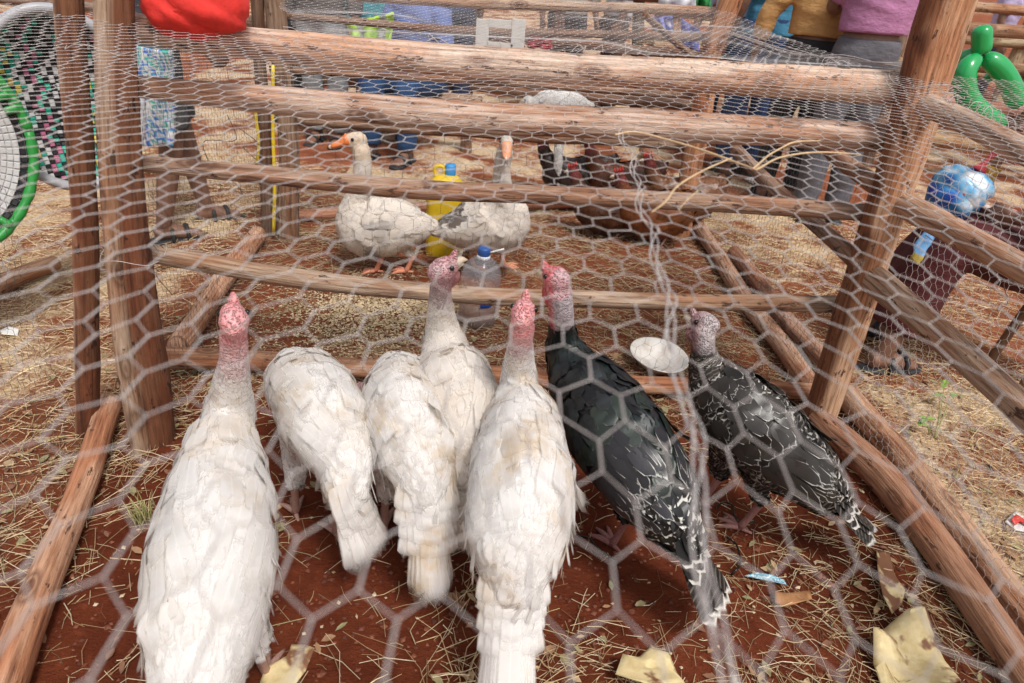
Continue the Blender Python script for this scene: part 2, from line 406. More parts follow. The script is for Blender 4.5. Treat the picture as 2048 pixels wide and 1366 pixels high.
def bits(name, label, cat, P, size, pal, seed, flat=.5, lift=.0, mat=None, elong=1.0):
    g = np.random.default_rng(seed); n = len(P)
    O = np.array([(1, 0, 0), (-1, 0, 0), (0, 1, 0), (0, -1, 0), (0, 0, 1), (0, 0, -1)], float)
    s = g.uniform(.5, 1.3, (n, 6, 1)) * size * g.uniform(.4, 1.5, (n, 1, 1))
    Q = O[None] * s; Q[..., 2] *= flat; Q[..., 0] *= elong
    a = g.uniform(0, 6.28, n); ca, sa = np.cos(a)[:, None], np.sin(a)[:, None]
    Q = np.stack([Q[..., 0] * ca - Q[..., 1] * sa, Q[..., 0] * sa + Q[..., 1] * ca, Q[..., 2]], -1)
    base = np.c_[P, gz(P[:, 0], P[:, 1]) + lift]
    V = (Q + base[:, None]).reshape(-1, 3); k = np.arange(n)[:, None] * 6
    T = np.array([(0, 2, 4), (2, 1, 4), (1, 3, 4), (3, 0, 4), (2, 0, 5), (1, 2, 5), (3, 1, 5), (0, 3, 5)])
    Fc = (k[:, None] + T[None]).reshape(-1, 3)
    me = mesh(name, V, Fc, False); c = np.array(pal)[g.integers(0, len(pal), n)]
    attr(me, 'fc', np.repeat(np.c_[c, np.ones(n)], 6, 0))
    return tag(obj(name, me, mat or M['straw']), label, cat, kind='stuff')
one = lambda x, y: np.full(x.shape, 1.3)
bits('soil_crumb', 'crumbs of red soil on the ground', 'soil', scatter(6000, -1.4, 1.5, .4, 2.4, one, 31), .006,
     [(.16, .045, .022), (.22, .07, .035), (.11, .03, .015)], 32, .7, .002)
def grain_d(x, y):
    c = U(760, 620); c2 = U(700, 680); c3 = U(830, 600)
    return (1.3 * np.exp(-(((x - c.x) / .28) ** 2 + ((y - c.y) / .16) ** 2)) + .35 * np.exp(-(((x - c2.x) / .3) ** 2 + ((y - c2.y) / .2) ** 2))
            + 1.1 * np.exp(-(((x - c3.x) / .2) ** 2 + ((y - c3.y) / .08) ** 2)) + .003)
bits('grain', 'spilled pale feed grain beside the water bottle', 'grain', scatter(7000, -1.2, 1.2, 1.0, 3.2, grain_d, 33), .0042,
     [(.56, .43, .26), (.48, .34, .19), (.64, .51, .34)], 34, .6, .004, None, 1.5)
# leaf litter: small curled flakes
N = 2600; P = scatter(N, -1.6, 2.4, .3, 2.4, straw_density, 35); g = np.random.default_rng(36)
V = []; Fq = []; cl = []
for (x, y) in P:
    a = g.uniform(0, 6.28); l = g.uniform(.008, .022); ww = l * g.uniform(.3, .6); z = float(gz(x, y)) + .004 + g.exponential(.004)
    ca, sa = math.cos(a), math.sin(a); k = len(V); cu = g.uniform(.1, .5) * ww
    for u_, v_, h_ in ((-1, 0, 0), (-.3, -1, 1), (-.3, 0, .2), (-.3, 1, 1), (.4, -.8, .9), (.4, 0, .1), (.4, .8, .9), (1, 0, .4)):
        V.append((x + ca * u_ * l - sa * v_ * ww, y + sa * u_ * l + ca * v_ * ww, z + h_ * cu))
    Fq += [(k, k+1, k+2), (k, k+2, k+3), (k+1, k+4, k+5), (k+1, k+5, k+2), (k+2, k+5, k+6), (k+2, k+6, k+3), (k+4, k+7, k+5), (k+5, k+7, k+6)]
    c = [(.34, .19, .10), (.22, .10, .055), (.46, .32, .18), (.28, .24, .12)][g.integers(0, 4)]; cl += [(*c, 1)] * 8
me = mesh('leaf_litter', V, np.array(Fq)); attr(me, 'fc', cl)
tag(obj('leaf_litter', me, M['straw']), 'small brown leaf flakes among the straw', 'leaf litter', kind='stuff')
def tuft(name, label, c, n, h, spread, pal, seed):
    g = np.random.default_rng(seed); gg = G()
    for i in range(n):
        a = g.uniform(0, 6.28); b = Vector((c.x + g.normal(0, spread * .25), c.y + g.normal(0, spread * .25), float(gz(c.x, c.y)) - .005))
        o = Vector((math.cos(a), math.sin(a), 0)); hh = h * g.uniform(.5, 1.1); ln = g.uniform(.15, .8) * spread
        pts = [b, b + o * ln * .3 + Vector((0, 0, hh * .6)), b + o * ln + Vector((0, 0, hh))]
        gg.add(*tube(pts, [.0014, .0012, .0004], 3, 5), pal[g.integers(0, len(pal))])
    o = gg.obj(name, M['straw'], empty('grass_tuft', c, label, 'grass')); return o
gp_ = [(.40, .36, .14), (.55, .47, .24), (.62, .52, .30), (.28, .30, .10)]
tuft('blade', 'upright yellowish grass tuft left of the left white turkey', U(290, 1050), 45, .085, .05, gp_, 1)
tuft('blade', 'small dry grass tuft at the foot of the left posts', U(392, 880), 26, .05, .03, gp_, 2)

# ------------------------------------------------------------------ logs, pens
_seed = [100]
def log(name, pts, parent=None, tint=(1, 1, 1), knots=2, n=16, split=0.0, dark=None):
    """pts: rows of (Vector, radius)"""
    _seed[0] += 1; g = np.random.default_rng(_seed[0])
    rows = np.array([(*p, r_) for p, r_ in pts], float)
    L = np.linalg.norm(np.diff(rows[:, :3], axis=0), axis=1).sum(); mm = int(max(10, min(44, L / .05)))
    Q = cr(rows, mm); s = np.linspace(0, L, mm)
    off = g.uniform(0, 50, 3)
    Q[:, :3] += np.stack([.35 * rows[:, 3].mean() * (vn(s * 2.3 + off[k], s * 0 + k, _seed[0]) - .5) for k in range(3)], 1)
    V, F = loft(Q[:, :3], Q[:, 3], n=n, cap=False)
    V = np.array(V).reshape(mm, n, 3); C = Q[:, None, :3]; D = V - C
    th = np.linspace(0, 2 * math.pi, n, endpoint=False)
    TH, S = np.meshgrid(th, s)
    k = 1 + .16 * (vn(np.cos(TH) * 1.6 + off[0], S * 3 + off[1], _seed[0]) - .5) + .10 * (vn(np.sin(TH) * 2 + off[2], S * 9, _seed[0] + 1) - .5)
    if split: k -= split * np.maximum(0, np.cos(TH * 3 + off[0] + S * .6)) ** 6
    for _ in range(knots):
        s0 = g.uniform(.1, .9) * L; t0 = g.uniform(0, 6.28)
        dt = (TH - t0 + math.pi) % (2 * math.pi) - math.pi
        k += g.uniform(.05, .16) * np.exp(-((S - s0) / .035) ** 2 - (dt / .35) ** 2)
    V = C + D * k[..., None]
    R_ = Q[:, 3][:, None]
    lp = np.stack([np.cos(TH) * R_ * k + off[0], np.sin(TH) * R_ * k + off[1], S + off[2]], -1).reshape(-1, 3)
    dkv = np.zeros(mm * n)
    if dark is not None:          # split face showing the darker heartwood
        nn = D / (np.linalg.norm(D, axis=2)[..., None] + 1e-9); dv = np.array(dark, float); dv /= np.linalg.norm(dv)
        dkv = np.clip((nn @ dv - .05 + .35 * (vn(S * 2.2, TH * 0 + off[0], 77) - .5) + .25 * (vn(S * 14, TH * 3, 78) - .5)) * 9, 0, 1).ravel()
    V = V.reshape(-1, 3); e = 0
    # rounded sawn ends: an inset ring and a centre
    T0 = Q[0, :3] - Q[1, :3]; T0 /= np.linalg.norm(T0); T1 = Q[-1, :3] - Q[-2, :3]; T1 /= np.linalg.norm(T1)
    ends = []
    for ring, c, t, r_ in ((V[:n], Q[0, :3], T0, Q[0, 3]), (V[-n:], Q[-1, :3], T1, Q[-1, 3])):
        ends.append(np.r_[c + (ring - c) * .88 + t * r_ * .1, [c + t * r_ * .1]])
    k0 = len(V); V = np.r_[V, ends[0], ends[1]]; lp = np.r_[lp, ends[0] * 1.7 + off, ends[1] * 1.7 + off]
    b = (mm - 1) * n
    for j in range(n):
        j2 = (j + 1) % n
        F += [(j2, j, k0 + j, k0 + j2), (k0 + j2, k0 + j, k0 + n), (b + j, b + j2, k0 + n + 1 + j2, k0 + n + 1 + j), (k0 + n + 1 + j, k0 + n + 1 + j2, k0 + 2 * n + 1)]
    me = mesh(name, V, F); attr(me, 'lp', lp, 'FLOAT_VECTOR'); attr(me, 'dk', np.r_[dkv, np.zeros(len(V) - len(dkv))], 'FLOAT')
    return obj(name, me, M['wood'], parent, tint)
def depth(p): return (Vector(p) - CPOS).dot(FWD)
def pl(rows, Y0=None, Y1=None, z=None):
    """rows of photo (px, py, thickness) -> 3-D points: on a plane Y running from Y0 to Y1, or at height z"""
    out = []; x0, x1 = rows[0][0], rows[-1][0]
    for i, (px, py, th) in enumerate(rows):
        if z is not None: p = U(px, py, z if not hasattr(z, '__len__') else z[0] + (z[1] - z[0]) * i / (len(rows) - 1))
        else:
            f = (px - x0) / (x1 - x0) if abs(x1 - x0) > 250 else i / (len(rows) - 1)
            p = UY(px, py, Y0 + (Y1 - Y0) * f)
        out.append((p, th * depth(p) / FPX / 2))
    return out
def extend(rows, k0=0.0, k1=0.0):
    (a, ra), (b, rb) = rows[0], rows[-1]
    if k0: rows = [(a + (a - rows[1][0]).normalized() * k0, ra)] + rows
    if k1: rows = rows + [(b + (b - rows[-2][0]).normalized() * k1, rb)]
    return rows

pen = empty('poultry_pen', (0, 1.95, 0), 'log frame pen with sagging chicken wire lid holding the turkeys', 'pen', 'log poultry pens')
gpen = empty('poultry_pen', (0, 3.6, 0), 'farther log pen with the two white geese inside', 'pen', 'log poultry pens')
def ypost(px, py): return U(px, py, 0).y
YL, YR = ypost(320, 880), ypost(1635, 850)
# posts: red brown split timber
log('post', extend(pl([(143, 0, 54), (166, 400, 48), (176, 872, 42)], YL + .02, YL), .35, .15), pen, (.76, .60, .50), 2, split=.06, dark=(.8, -.6, 0))
log('post', extend(pl([(203, 0, 36), (214, 300, 36), (232, 560, 34), (284, 905, 36)], YL, ypost(284, 905)), .3, .15), pen, (.72, .62, .54), 1)
log('post', extend(pl([(244, 0, 50), (254, 300, 56), (276, 540, 64), (318, 882, 66)], YL, YL), .35, .15), pen, (.74, .57, .47), 2, split=.14, dark=(.9, -.3, 0))
log('post', extend(pl([(1908, 0, 104), (1836, 220, 90), (1772, 400, 78), (1716, 583, 70), (1658, 766, 62), (1632, 850, 60)], YR + .02, YR), .45, .15), pen, (1.0, .76, .58), 3, split=.10, dark=(-1, .70, 0))
# rails of the partition between turkeys and geese
a, b = YL + .10, YR + .11
rail1 = pl([(225, 52, 52), (560, 98, 58), (900, 126, 62), (1500, 162, 62), (1840, 180, 62)], a, b)
log('rail', rail1, pen, (1.12, 1.02, .98), 3)
log('rail', pl([(235, 172, 46), (560, 196, 54), (900, 232, 62), (1500, 262, 56), (1810, 276, 56)], a, b), pen, (.98, .88, .86), 2)
log('rail', pl([(250, 326, 34), (700, 366, 40), (1000, 386, 38), (1480, 410, 35), (1770, 426, 35)], a, b), pen, (.64, .52, .46), 2)
log('rail', pl([(270, 503, 38), (600, 555, 40), (860, 583, 37), (1200, 601, 34), (1690, 608, 34)], a, b), pen, (.66, .56, .48), 2)
log('rail', [(p + Vector((0, 0, .02)), r_) for p, r_ in pl([(330, 724, 46), (520, 733, 40), (740, 745, 38), (1300, 778, 36), (1640, 792, 34)], z=.035)], pen, (.74, .48, .34), 5)
# rails along the pen's right side, running towards the camera
def side(rows, z): return extend(pl(rows, z=z), 0, 0.8)
zt = lambda px, py: UY(px, py, YR).z
log('rail', side([(1845, 205, 44), (1950, 252, 46), (2048, 300, 48)], zt(1845, 205)), pen, (.95, .84, .78), 2)
log('rail', side([(1795, 400, 48), (1920, 468, 52), (2048, 540, 56)], zt(1795, 400)), pen, (.85, .64, .52), 2, split=.12)
log('rail', side([(1735, 548, 56), (1900, 690, 62), (2060, 838, 66)], zt(1735, 548)), pen, (.80, .66, .56), 2, split=.14)
log('rail', extend(pl([(1690, 790, 50), (1835, 950, 54), (2050, 1228, 60)], z=.05), 0, .6), pen, (.84, .62, .48), 2)
log('rail', extend(pl([(1636, 835, 54), (1757, 950, 62), (1900, 1140, 68), (2050, 1350, 76)], z=.045), 0, .5), pen, (.70, .44, .32), 2)
log('rail', extend(pl([(218, 806, 46), (190, 900, 50), (100, 1139, 64), (10, 1366, 80)], z=.055), 0, .4), pen, (.88, .60, .46), 4)
# goose pen
YB = U(900, 413, 0).y; YBL = U(580, 475, 0).y; YBR = U(1362, 470, 0).y
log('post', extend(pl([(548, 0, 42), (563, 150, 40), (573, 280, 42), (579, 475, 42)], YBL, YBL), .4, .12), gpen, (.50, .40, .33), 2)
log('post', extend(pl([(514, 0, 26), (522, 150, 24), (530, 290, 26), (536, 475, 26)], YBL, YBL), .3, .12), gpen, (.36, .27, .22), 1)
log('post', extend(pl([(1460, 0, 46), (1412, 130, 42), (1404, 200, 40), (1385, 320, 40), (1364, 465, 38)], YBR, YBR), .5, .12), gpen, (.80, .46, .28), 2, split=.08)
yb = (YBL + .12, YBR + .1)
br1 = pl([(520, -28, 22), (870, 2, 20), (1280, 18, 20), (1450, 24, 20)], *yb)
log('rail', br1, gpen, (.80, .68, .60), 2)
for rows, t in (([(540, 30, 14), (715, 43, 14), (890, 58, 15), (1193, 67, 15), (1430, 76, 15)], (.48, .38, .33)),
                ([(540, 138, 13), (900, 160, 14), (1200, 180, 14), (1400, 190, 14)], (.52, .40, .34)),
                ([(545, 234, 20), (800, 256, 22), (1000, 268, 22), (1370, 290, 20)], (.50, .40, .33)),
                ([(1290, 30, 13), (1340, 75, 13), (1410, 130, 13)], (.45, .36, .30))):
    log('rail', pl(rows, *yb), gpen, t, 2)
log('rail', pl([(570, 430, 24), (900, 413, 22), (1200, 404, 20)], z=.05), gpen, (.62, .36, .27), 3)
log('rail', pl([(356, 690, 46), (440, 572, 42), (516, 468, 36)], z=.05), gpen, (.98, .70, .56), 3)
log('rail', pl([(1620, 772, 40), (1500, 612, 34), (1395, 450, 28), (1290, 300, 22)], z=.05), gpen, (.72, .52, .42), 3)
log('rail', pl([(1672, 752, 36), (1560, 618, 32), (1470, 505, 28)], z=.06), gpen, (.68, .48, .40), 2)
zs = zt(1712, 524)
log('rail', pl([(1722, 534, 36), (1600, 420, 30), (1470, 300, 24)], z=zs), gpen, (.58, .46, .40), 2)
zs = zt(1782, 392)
log('rail', pl([(1785, 396, 38), (1710, 338, 34), (1640, 282, 30)], z=zs), gpen, (.62, .42, .32), 2)
lo = empty('loose_log', U(60, 548, 0), 'short peeled log lying loose on the ground at the far left', 'log')
log('log', extend(pl([(112, 525, 30), (50, 547, 36), (-10, 572, 40)], z=.06), 0, .25), lo, (.98, .68, .50), 2)

# ------------------------------------------------------------------ chicken wire
def hexnet(name, P, wx, wy, parent, p=.031, rad=.00055, mat=None, seed=1, el=(.58, .36)):
    """P maps (x, y) metres over the sheet to 3-D; the twisted sides run along y"""
    t, h = el[0] * p, el[1] * p; D = t + h
    ni, nj = int(wx / p) + 1, int(wy / D) + 1
    I, J = np.meshgrid(np.arange(ni), np.arange(nj), indexing='ij')
    x = (I + .5 * (J % 2)) * p; y = J * D
    jx = p * .30 * (vn(x * 9, y * 9, seed) - .5) + p * .16 * (vn(x * 70, y * 70, seed + 1) - .5)
    jy = p * .45 * (vn(x * 8, y * 8, seed + 2) - .5) + p * .16 * (vn(x * 70, y * 70, seed + 3) - .5)
    lo_ = P(x + jx, y - t / 2 + jy); hi = P(x + jx * 1.1, y + t / 2 + jy)
    E = [(lo_.reshape(-1, 3), hi.reshape(-1, 3), rad * 1.75)]
    for odd in (0, 1):
        js = np.arange(odd, nj - 1, 2)
        for di in ((0, -1) if odd == 0 else (0, 1)):
            a_ = hi[:, js]; i2 = np.arange(ni) + di; ok = (i2 >= 0) & (i2 < ni)
            E.append((a_[ok].reshape(-1, 3), lo_[i2[ok]][:, js + 1].reshape(-1, 3), rad))
    Vs, Fs, k = [], [], 0
    for A, B, r_ in E:
        V, F = prisms(A, B, r_, 4 if rad > .0006 else 3); Vs.append(V); Fs.append(F + k); k += len(V)
    me = mesh(name, np.concatenate(Vs), np.concatenate(Fs))
    return tag(obj(name, me, mat or M['wire'], parent), kind='stuff')
def line(rows, f):          # point(s) along a polyline of (Vector, r) by fraction, on its upper side
    P = np.array([tuple(p) for p, _ in rows]); r_ = np.array([q for _, q in rows])
    d = np.r_[0, np.cumsum(np.linalg.norm(np.diff(P, axis=0), axis=1))]; d /= d[-1]
    out = np.stack([np.interp(f, d, P[:, k]) for k in range(3)], -1); out[..., 2] += np.interp(f, d, r_) * 1.05
    return out
NETZ = CAM_H - .225
def top_net(x, y):           # from the camera end (y = 0) to the top of the first rail
    X = x - 1.9; f = np.clip(y / 2.55, 0, 1); 
    R1 = line(rail1, np.clip((X - rail1[0][0].x) / (rail1[-1][0].x - rail1[0][0].x), 0, 1))
    Yw = -.35 + (R1[..., 1] + .35) * f
    sag = .025 * (vn(X * 2.2, Yw * 2.2, 41) - .5) + .012 * (vn(X * 6, Yw * 6, 42) - .5)
    g_ = np.clip((f - .45) / .55, 0, 1); g_ = g_ * g_ * (3 - 2 * g_)
    Zw = NETZ * (1 - g_) + R1[..., 2] * g_ + sag * (1 - g_ * .8)
    return np.stack([X, Yw, Zw], -1)
hexnet('wire_netting', top_net, 3.9, 2.55, pen, .0325, .00040, seed=5, el=(.80, .52))
def patch(p00, p10, p01, p11, wx, wy, sag=0.0, wob=.02, seed=1):
    p00, p10, p01, p11 = (np.array(tuple(q)) for q in (p00, p10, p01, p11))
    def P(x, y):
        u_ = (x / wx)[..., None]; v_ = (y / wy)[..., None]
        q = (p00 * (1 - u_) + p10 * u_) * (1 - v_) + (p01 * (1 - u_) + p11 * u_) * v_
        q[..., 2] -= sag * 4 * (v_ * (1 - v_))[..., 0]
        w_ = wob * (vn(x * 4, y * 4, seed + 50) - .5); q[..., 0] += w_; q[..., 1] += w_; q[..., 2] += w_ * .5
        return q
    return P
def wall_net(a_, b_, z0, z1, parent, p=.031, rad=.0005, seed=1, mat=None):
    a_ = Vector(a_); b_ = Vector(b_); wx = (b_ - a_).length
    P = patch((a_.x, a_.y, z0), (b_.x, b_.y, z0), (a_.x, a_.y, z1), (b_.x, b_.y, z1), wx, z1 - z0, 0, .03, seed)
    return hexnet('wire_netting', P, wx, z1 - z0, parent, p, rad, mat, seed)
lp_ = U(150, 872, 0); rp_ = U(1640, 850, 0)
wall_net((lp_.x, lp_.y), (lp_.x + .25, .25), 0, 1.42, pen, .031, .0004, 11, M['darkwire'])
wall_net((rp_.x + .06, rp_.y - .02), (1.42, .25), .02, zt(1845, 205) + .02, pen, .031, .00042, 12)
wall_net((rail1[0][0].x + .1, a + .09), (rail1[-1][0].x - .05, b + .09), .05, rail1[2][0].z, pen, .054, .00036, 13, M['darkwire'])
pbl, pbr = U(579, 475, 0), U(1364, 465, 0)
wall_net((lp_.x + .2, lp_.y + .08), (pbl.x - .04, pbl.y), .02, 1.05, gpen, .034, .0004, 14, M['darkwire'])
wall_net((rp_.x, rp_.y + .05), (pbr.x + .08, pbr.y), .02, .95, gpen, .036, .00042, 15, M['darkwire'])
f0 = line(rail1, .22); f1 = line(rail1, .985); e0 = line(br1, .02); e1 = line(br1, .99)
ww_ = float(np.linalg.norm(f1 - f0)); hh_ = float(np.linalg.norm(e0 - f0))
hexnet('wire_netting', patch(f0, f1, e0, e1, ww_, hh_, .03, .05, 16), ww_, hh_, gpen, .034, .00045, seed=16)
# partly rolled edge of the goose pen's lid hanging towards the right post
gg = G()
ra_, rb_ = UY(1452, 62, YBR), Vector(tuple(f1)) + Vector((0, .02, .01))
for k in range(9):
    o1 = Vector((random.gauss(0, .012), random.gauss(0, .012), random.gauss(0, .012)))
    mid = ra_.lerp(rb_, .5) + Vector((0, 0, -.03)) + o1
    gg.add(*tube([ra_ + o1, ra_.lerp(mid, .5) + o1 * .5, mid, mid.lerp(rb_, .5) - o1, rb_ + o1], .0012, 4, 20))
gg.obj('wire_selvedge', M['wire'], gpen)
# joined seam of two net widths, running down the lid, and loose twisted strands
def netpt(px, py, dz=0.0):
    p = U(px, py, NETZ)
    for _ in range(6):
        q = top_net(np.array([p.x + 1.9]), np.array([0.0])); R1 = line(rail1, np.clip((p.x - rail1[0][0].x) / (rail1[-1][0].x - rail1[0][0].x), 0, 1))
        yy = (p.y + .35) / (R1[1] + .35) * 2.55
        p = U(px, py, float(top_net(np.array([p.x + 1.9]), np.array([yy]))[0, 2]))
    return p + Vector((0, 0, dz))
seam = [(1238, 262), (1262, 312), (1288, 430), (1312, 500), (1338, 640), (1366, 800), (1400, 1000), (1425, 1180), (1450, 1400)]
gg = G(); S = [netpt(*s_, .002) for s_ in seam]
for k in range(3):
    P_ = []
    for i, s_ in enumerate(cr([tuple(s_) for s_ in S], 34)):
        a_ = i * 1.1 + k * 1.05; am = .0035 + .004 * (k % 2)
        P_.append(Vector(s_) + Vector((math.cos(a_) * am, 0, math.sin(a_) * am * .6)))
    gg.add(*tube(P_, .0006, 4, 68))
gg.obj('wire_seam', M['wire'], pen)
def wires(name, parent, lst, r_=.0009, mat='wire'):
    gg = G()
    for P_ in lst: gg.add(*tube(P_, r_, 4))
    return gg.obj(name, M[mat], parent)
# binding wire round the posts and stray ends
wr = []
for (px, py, y_, rr) in ((205, 90, YL, .075), (262, 140, YL, .06), (268, 505, YL, .08), (1855, 165, YR, .10), (1850, 178, YR, .10)):
    c_ = UY(px, py, y_); wr.append([c_ + Vector((math.cos(t) * rr, math.sin(t) * rr, .01 * math.sin(3 * t))) for t in np.linspace(0, 6.0, 16)])
for i in range(26):
    f_ = random.uniform(.03, .99); p_ = Vector(tuple(line(rail1, f_))); 
    q_ = p_ + Vector((random.uniform(-.06, .06), random.uniform(-.05, .02), random.uniform(.0, .035)))
    wr.append([p_, p_.lerp(q_, .5) + Vector((random.uniform(-.02, .02), 0, random.uniform(0, .02))), q_])
for i in range(14):
    p_ = UY(1874 + i * 13, 205 + i * 6.2, YR - .1 - i * .02); q_ = p_ + Vector((random.uniform(-.05, .05), random.uniform(-.02, .02), random.uniform(0, .05)))
    wr.append([p_, p_.lerp(q_, .6) + Vector((0, 0, .015)), q_])
tag(wires('binding_wire', pen, wr, .0008), kind='stuff')
rw = []
for (x0, y0, x1, y1, y_) in ((430, 330, 500, 470, YL + .25), (455, 230, 420, 330, YL + .2), (310, 480, 345, 590, YL + .1), (470, 250, 525, 330, YL + .4), (300, 390, 330, 520, YL + .05), (1850, 470, 1960, 500, YR - .1), (1990, 620, 2040, 560, YR - .3), (1800, 590, 1990, 610, YR), (1230, 960, 1290, 880, YR - .4)):
    a_, b_ = UY(x0, y0, y_), UY(x1, y1, y_ + .05)
    rw.append([a_, a_.lerp(b_, .35) + Vector((.03, .02, -.02)), a_.lerp(b_, .7) + Vector((-.03, 0, .02)), b_])
tag(wires('tie_wire', pen, rw, .0011, 'rusty'), kind='stuff')

# ------------------------------------------------------------------ birds
def feather(out, p0, d, n, L, W, lift, bvh, fc, prof=(.5, .92, 1.0, .80, .30), off=.0015, cup=.05, curl=0.0):
    T = (0, .3, .6, .86, 1.0); d = d.normalized(); k = len(out['V'])
    side = d.cross(n).normalized()
    for i, t in enumerate(T):
        raw = p0 + d * (L * t) + n * (off + lift * t)
        p = raw; nn = n
        if bvh is not None and t > 0:
            loc, nr, _, dist = bvh.find_nearest(raw)
            if loc is not None:
                sp = loc + nr * (off + lift * t)
                f = min(max((dist - off - lift - .02) / .09, 0), 1)
                p = sp.lerp(raw, f); nn = (nr * (1 - f) + n * f).normalized()
        p = p + nn * (curl * t * t)
        w = W * .5 * prof[i]; sd = d.cross(nn).normalized()
        bk = d * (L * (-.09 if i == 4 else (-.03 if i == 3 else 0)))
        for q in (-1, 0, 1):
            out['V'].append(p + sd * (q * w) - nn * (cup * W * q * q * prof[i]) + (bk if q else Vector((0, 0, 0))))
            out['N'].append(tuple((nn + sd * (q * .10)).normalized())); out['UV'].append((.5 + .5 * q * min(1, prof[i] + .12), t)); out['C'].append(fc)
    for i in range(4):
        for j in range(2):
            a = k + i * 3 + j; out['F'].append((a, a + 1, a + 4, a + 3))
def fobj(name, out, mat, parent, stuff=True, st=0.0):
    me = mesh(name, [tuple(v) for v in out['V']], np.array(out['F'], np.int32)); attr(me, 'fc', out['C'])
    uv = me.uv_layers.new(name='UVMap'); li = np.empty(len(me.loops), np.int32); me.loops.foreach_get('vertex_index', li)
    uv.data.foreach_set('uv', np.array(out['UV'], np.float32)[li].ravel())
    if stuff: me.normals_split_custom_set_from_vertices(out['N'])
    o = obj(name, me, mat, parent, (st, 0, 0))
    return tag(o, kind='stuff') if stuff else o
def new(): return dict(V=[], F=[], UV=[], C=[], N=[])
def lerp3(a, b, t): return tuple(a[i] + (b[i] - a[i]) * t for i in range(3))
def bird(name, label, cat, group, trunk, neck, head, colour, skin, fmat, qmat, Y=None, tail=None, tail_len=.25, tail_w=.05, tail_n=12,
         tail_spread=.5, feet=None, kind='turkey', fscale=1.0, bare=1.62, wingcol=None, tailcol=None, vox=.0068, fluff=0.0, beakc=(.58, .47, .34), legc=(.42, .24, .19), seed=1, wing=True, hs=1.18, fluffy=True, wmat=None, cov=4, slim=1.0):
    rd = random.Random(seed)
    cv = (lambda r_: (*(UY(r_[0], r_[1], r_[2]) if Y else U(r_[0], r_[1], r_[2])), *r_[3:]))
    TR = cr([cv(r_) for r_ in trunk], 18); TR[:, 3] *= slim; TR[:, 4] *= (1 + slim) / 2; NK = cr([cv((*r_, r_[3]) if len(r_) == 4 else r_) for r_ in neck], 15)
    hp = Vector(cv((*head[0], 0))[:3]); bp = Vector(cv((*head[1], 0))[:3])
    c0 = Vector(TR[9, :3]); base = Vector((c0.x, c0.y, 0)); root = empty(name, base, label, cat, group)
    hd = Vector(TR[-1, :3]) - Vector(TR[0, :3]); hd.z = 0; hd.normalize(); sv = hd.cross(Vector((0, 0, 1)))
    g = G()
    for Q, s_ in ((TR, np.array(sv)), (NK, np.array(sv))):
        A, B = Q[:, 3], Q[:, 4]; t0 = Q[0, :3] - Q[1, :3]; t1 = Q[-1, :3] - Q[-2, :3]
        t0 /= np.linalg.norm(t0); t1 /= np.linalg.norm(t1)
        P_ = np.r_[[Q[0, :3] + t0 * A[0] * .7], [Q[0, :3] + t0 * A[0] * .45], Q[:, :3], [Q[-1, :3] + t1 * A[-1] * .45], [Q[-1, :3] + t1 * A[-1] * .7]]
        A_ = np.r_[A[0] * .3, A[0] * .75, A, A[-1] * .75, A[-1] * .3]; B_ = np.r_[B[0] * .3, B[0] * .75, B, B[-1] * .75, B[-1] * .3]
        g.add(*loft(P_, A_, B_, n=20, side=s_))
    fd = (bp - hp).normalized(); up = Vector((0, 0, 1)); sd_ = fd.cross(up).normalized(); upp = sd_.cross(fd)
    MH = Matrix((sd_, fd, upp)).transposed()
    g.add(*ball(hp, .023 * hs, .036 * hs, .026 * hs, 14, 10, MH))
    # legs: thigh in the body, shank and toes as children
    mid = Vector(TR[8, :3]); legs = []
    if feet is None:
        feet = [(mid.x + sv.x * k * .055, mid.y + sv.y * k * .055) for k in (-1, 1)]
    else: feet = [tuple(U(*f)[:2]) for f in feet]
    lr = {'turkey': .0105, 'goose': .012, 'hen': .007}[kind]
    for fx, fy in feet:
        gzv = float(gz(fx, fy)); foot = Vector((fx, fy, gzv + lr)); hock = Vector((fx, fy, gzv)) - hd * .035 + Vector((0, 0, .13 if kind == 'turkey' else .09))
        hip = Vector((fx, fy, mid.z - .03)).lerp(Vector((mid.x, mid.y, mid.z - .03)), .45)
        g.add(*tube([hip, hip.lerp(hock, .55) + hd * .02, hock], [.06 * fscale, .036 * fscale, lr * 1.35], 12, 9))
        legs.append((hock, foot))
    body = remesh(g, vox, 5)
    V = verts_of(body)
    SP = np.r_[TR, NK]; SS = np.r_[np.linspace(0, 1, len(TR)), np.linspace(1.02, 2, len(NK))]
    TG = np.r_[np.gradient(TR[:, :3], axis=0), np.gradient(NK[:, :3], axis=0)]; TG /= np.linalg.norm(TG, axis=1)[:, None]
    D = np.linalg.norm(V[:, None] - SP[None, :, :3], axis=2) / (SP[None, :, 3] + SP[None, :, 4] + .012)
    idx = D.argmin(1); s = SS[idx]
    s = np.where(np.linalg.norm(V - np.array(hp), axis=1) < .045 * hs, 2.1, s)
    nrm = np.empty(len(V) * 3, np.float32); body.vertices.foreach_get('normal', nrm); nrm = nrm.reshape(-1, 3)
    # gentle unevenness of the plumage under the feathers
    V2 = V + nrm * ((vn(V[:, 0] * 22 + seed, V[:, 1] * 22 + V[:, 2] * 14, 61) - .5) * .012 * np.clip((1.3 - s) / .3, .15, 1) + (vn(V[:, 0] * 70, V[:, 1] * 70 + V[:, 2] * 50, 62) - .5) * .004)[:, None]
    body.vertices.foreach_set('co', V2.astype(np.float32).ravel()); body.update()
    fl = np.array(TR[0, :3]); low = np.array([h_[0].z for h_ in legs]).max()
    colv = []
    front = np.clip(nrm @ np.array(fd) * 1.6 + .45, 0, 1)
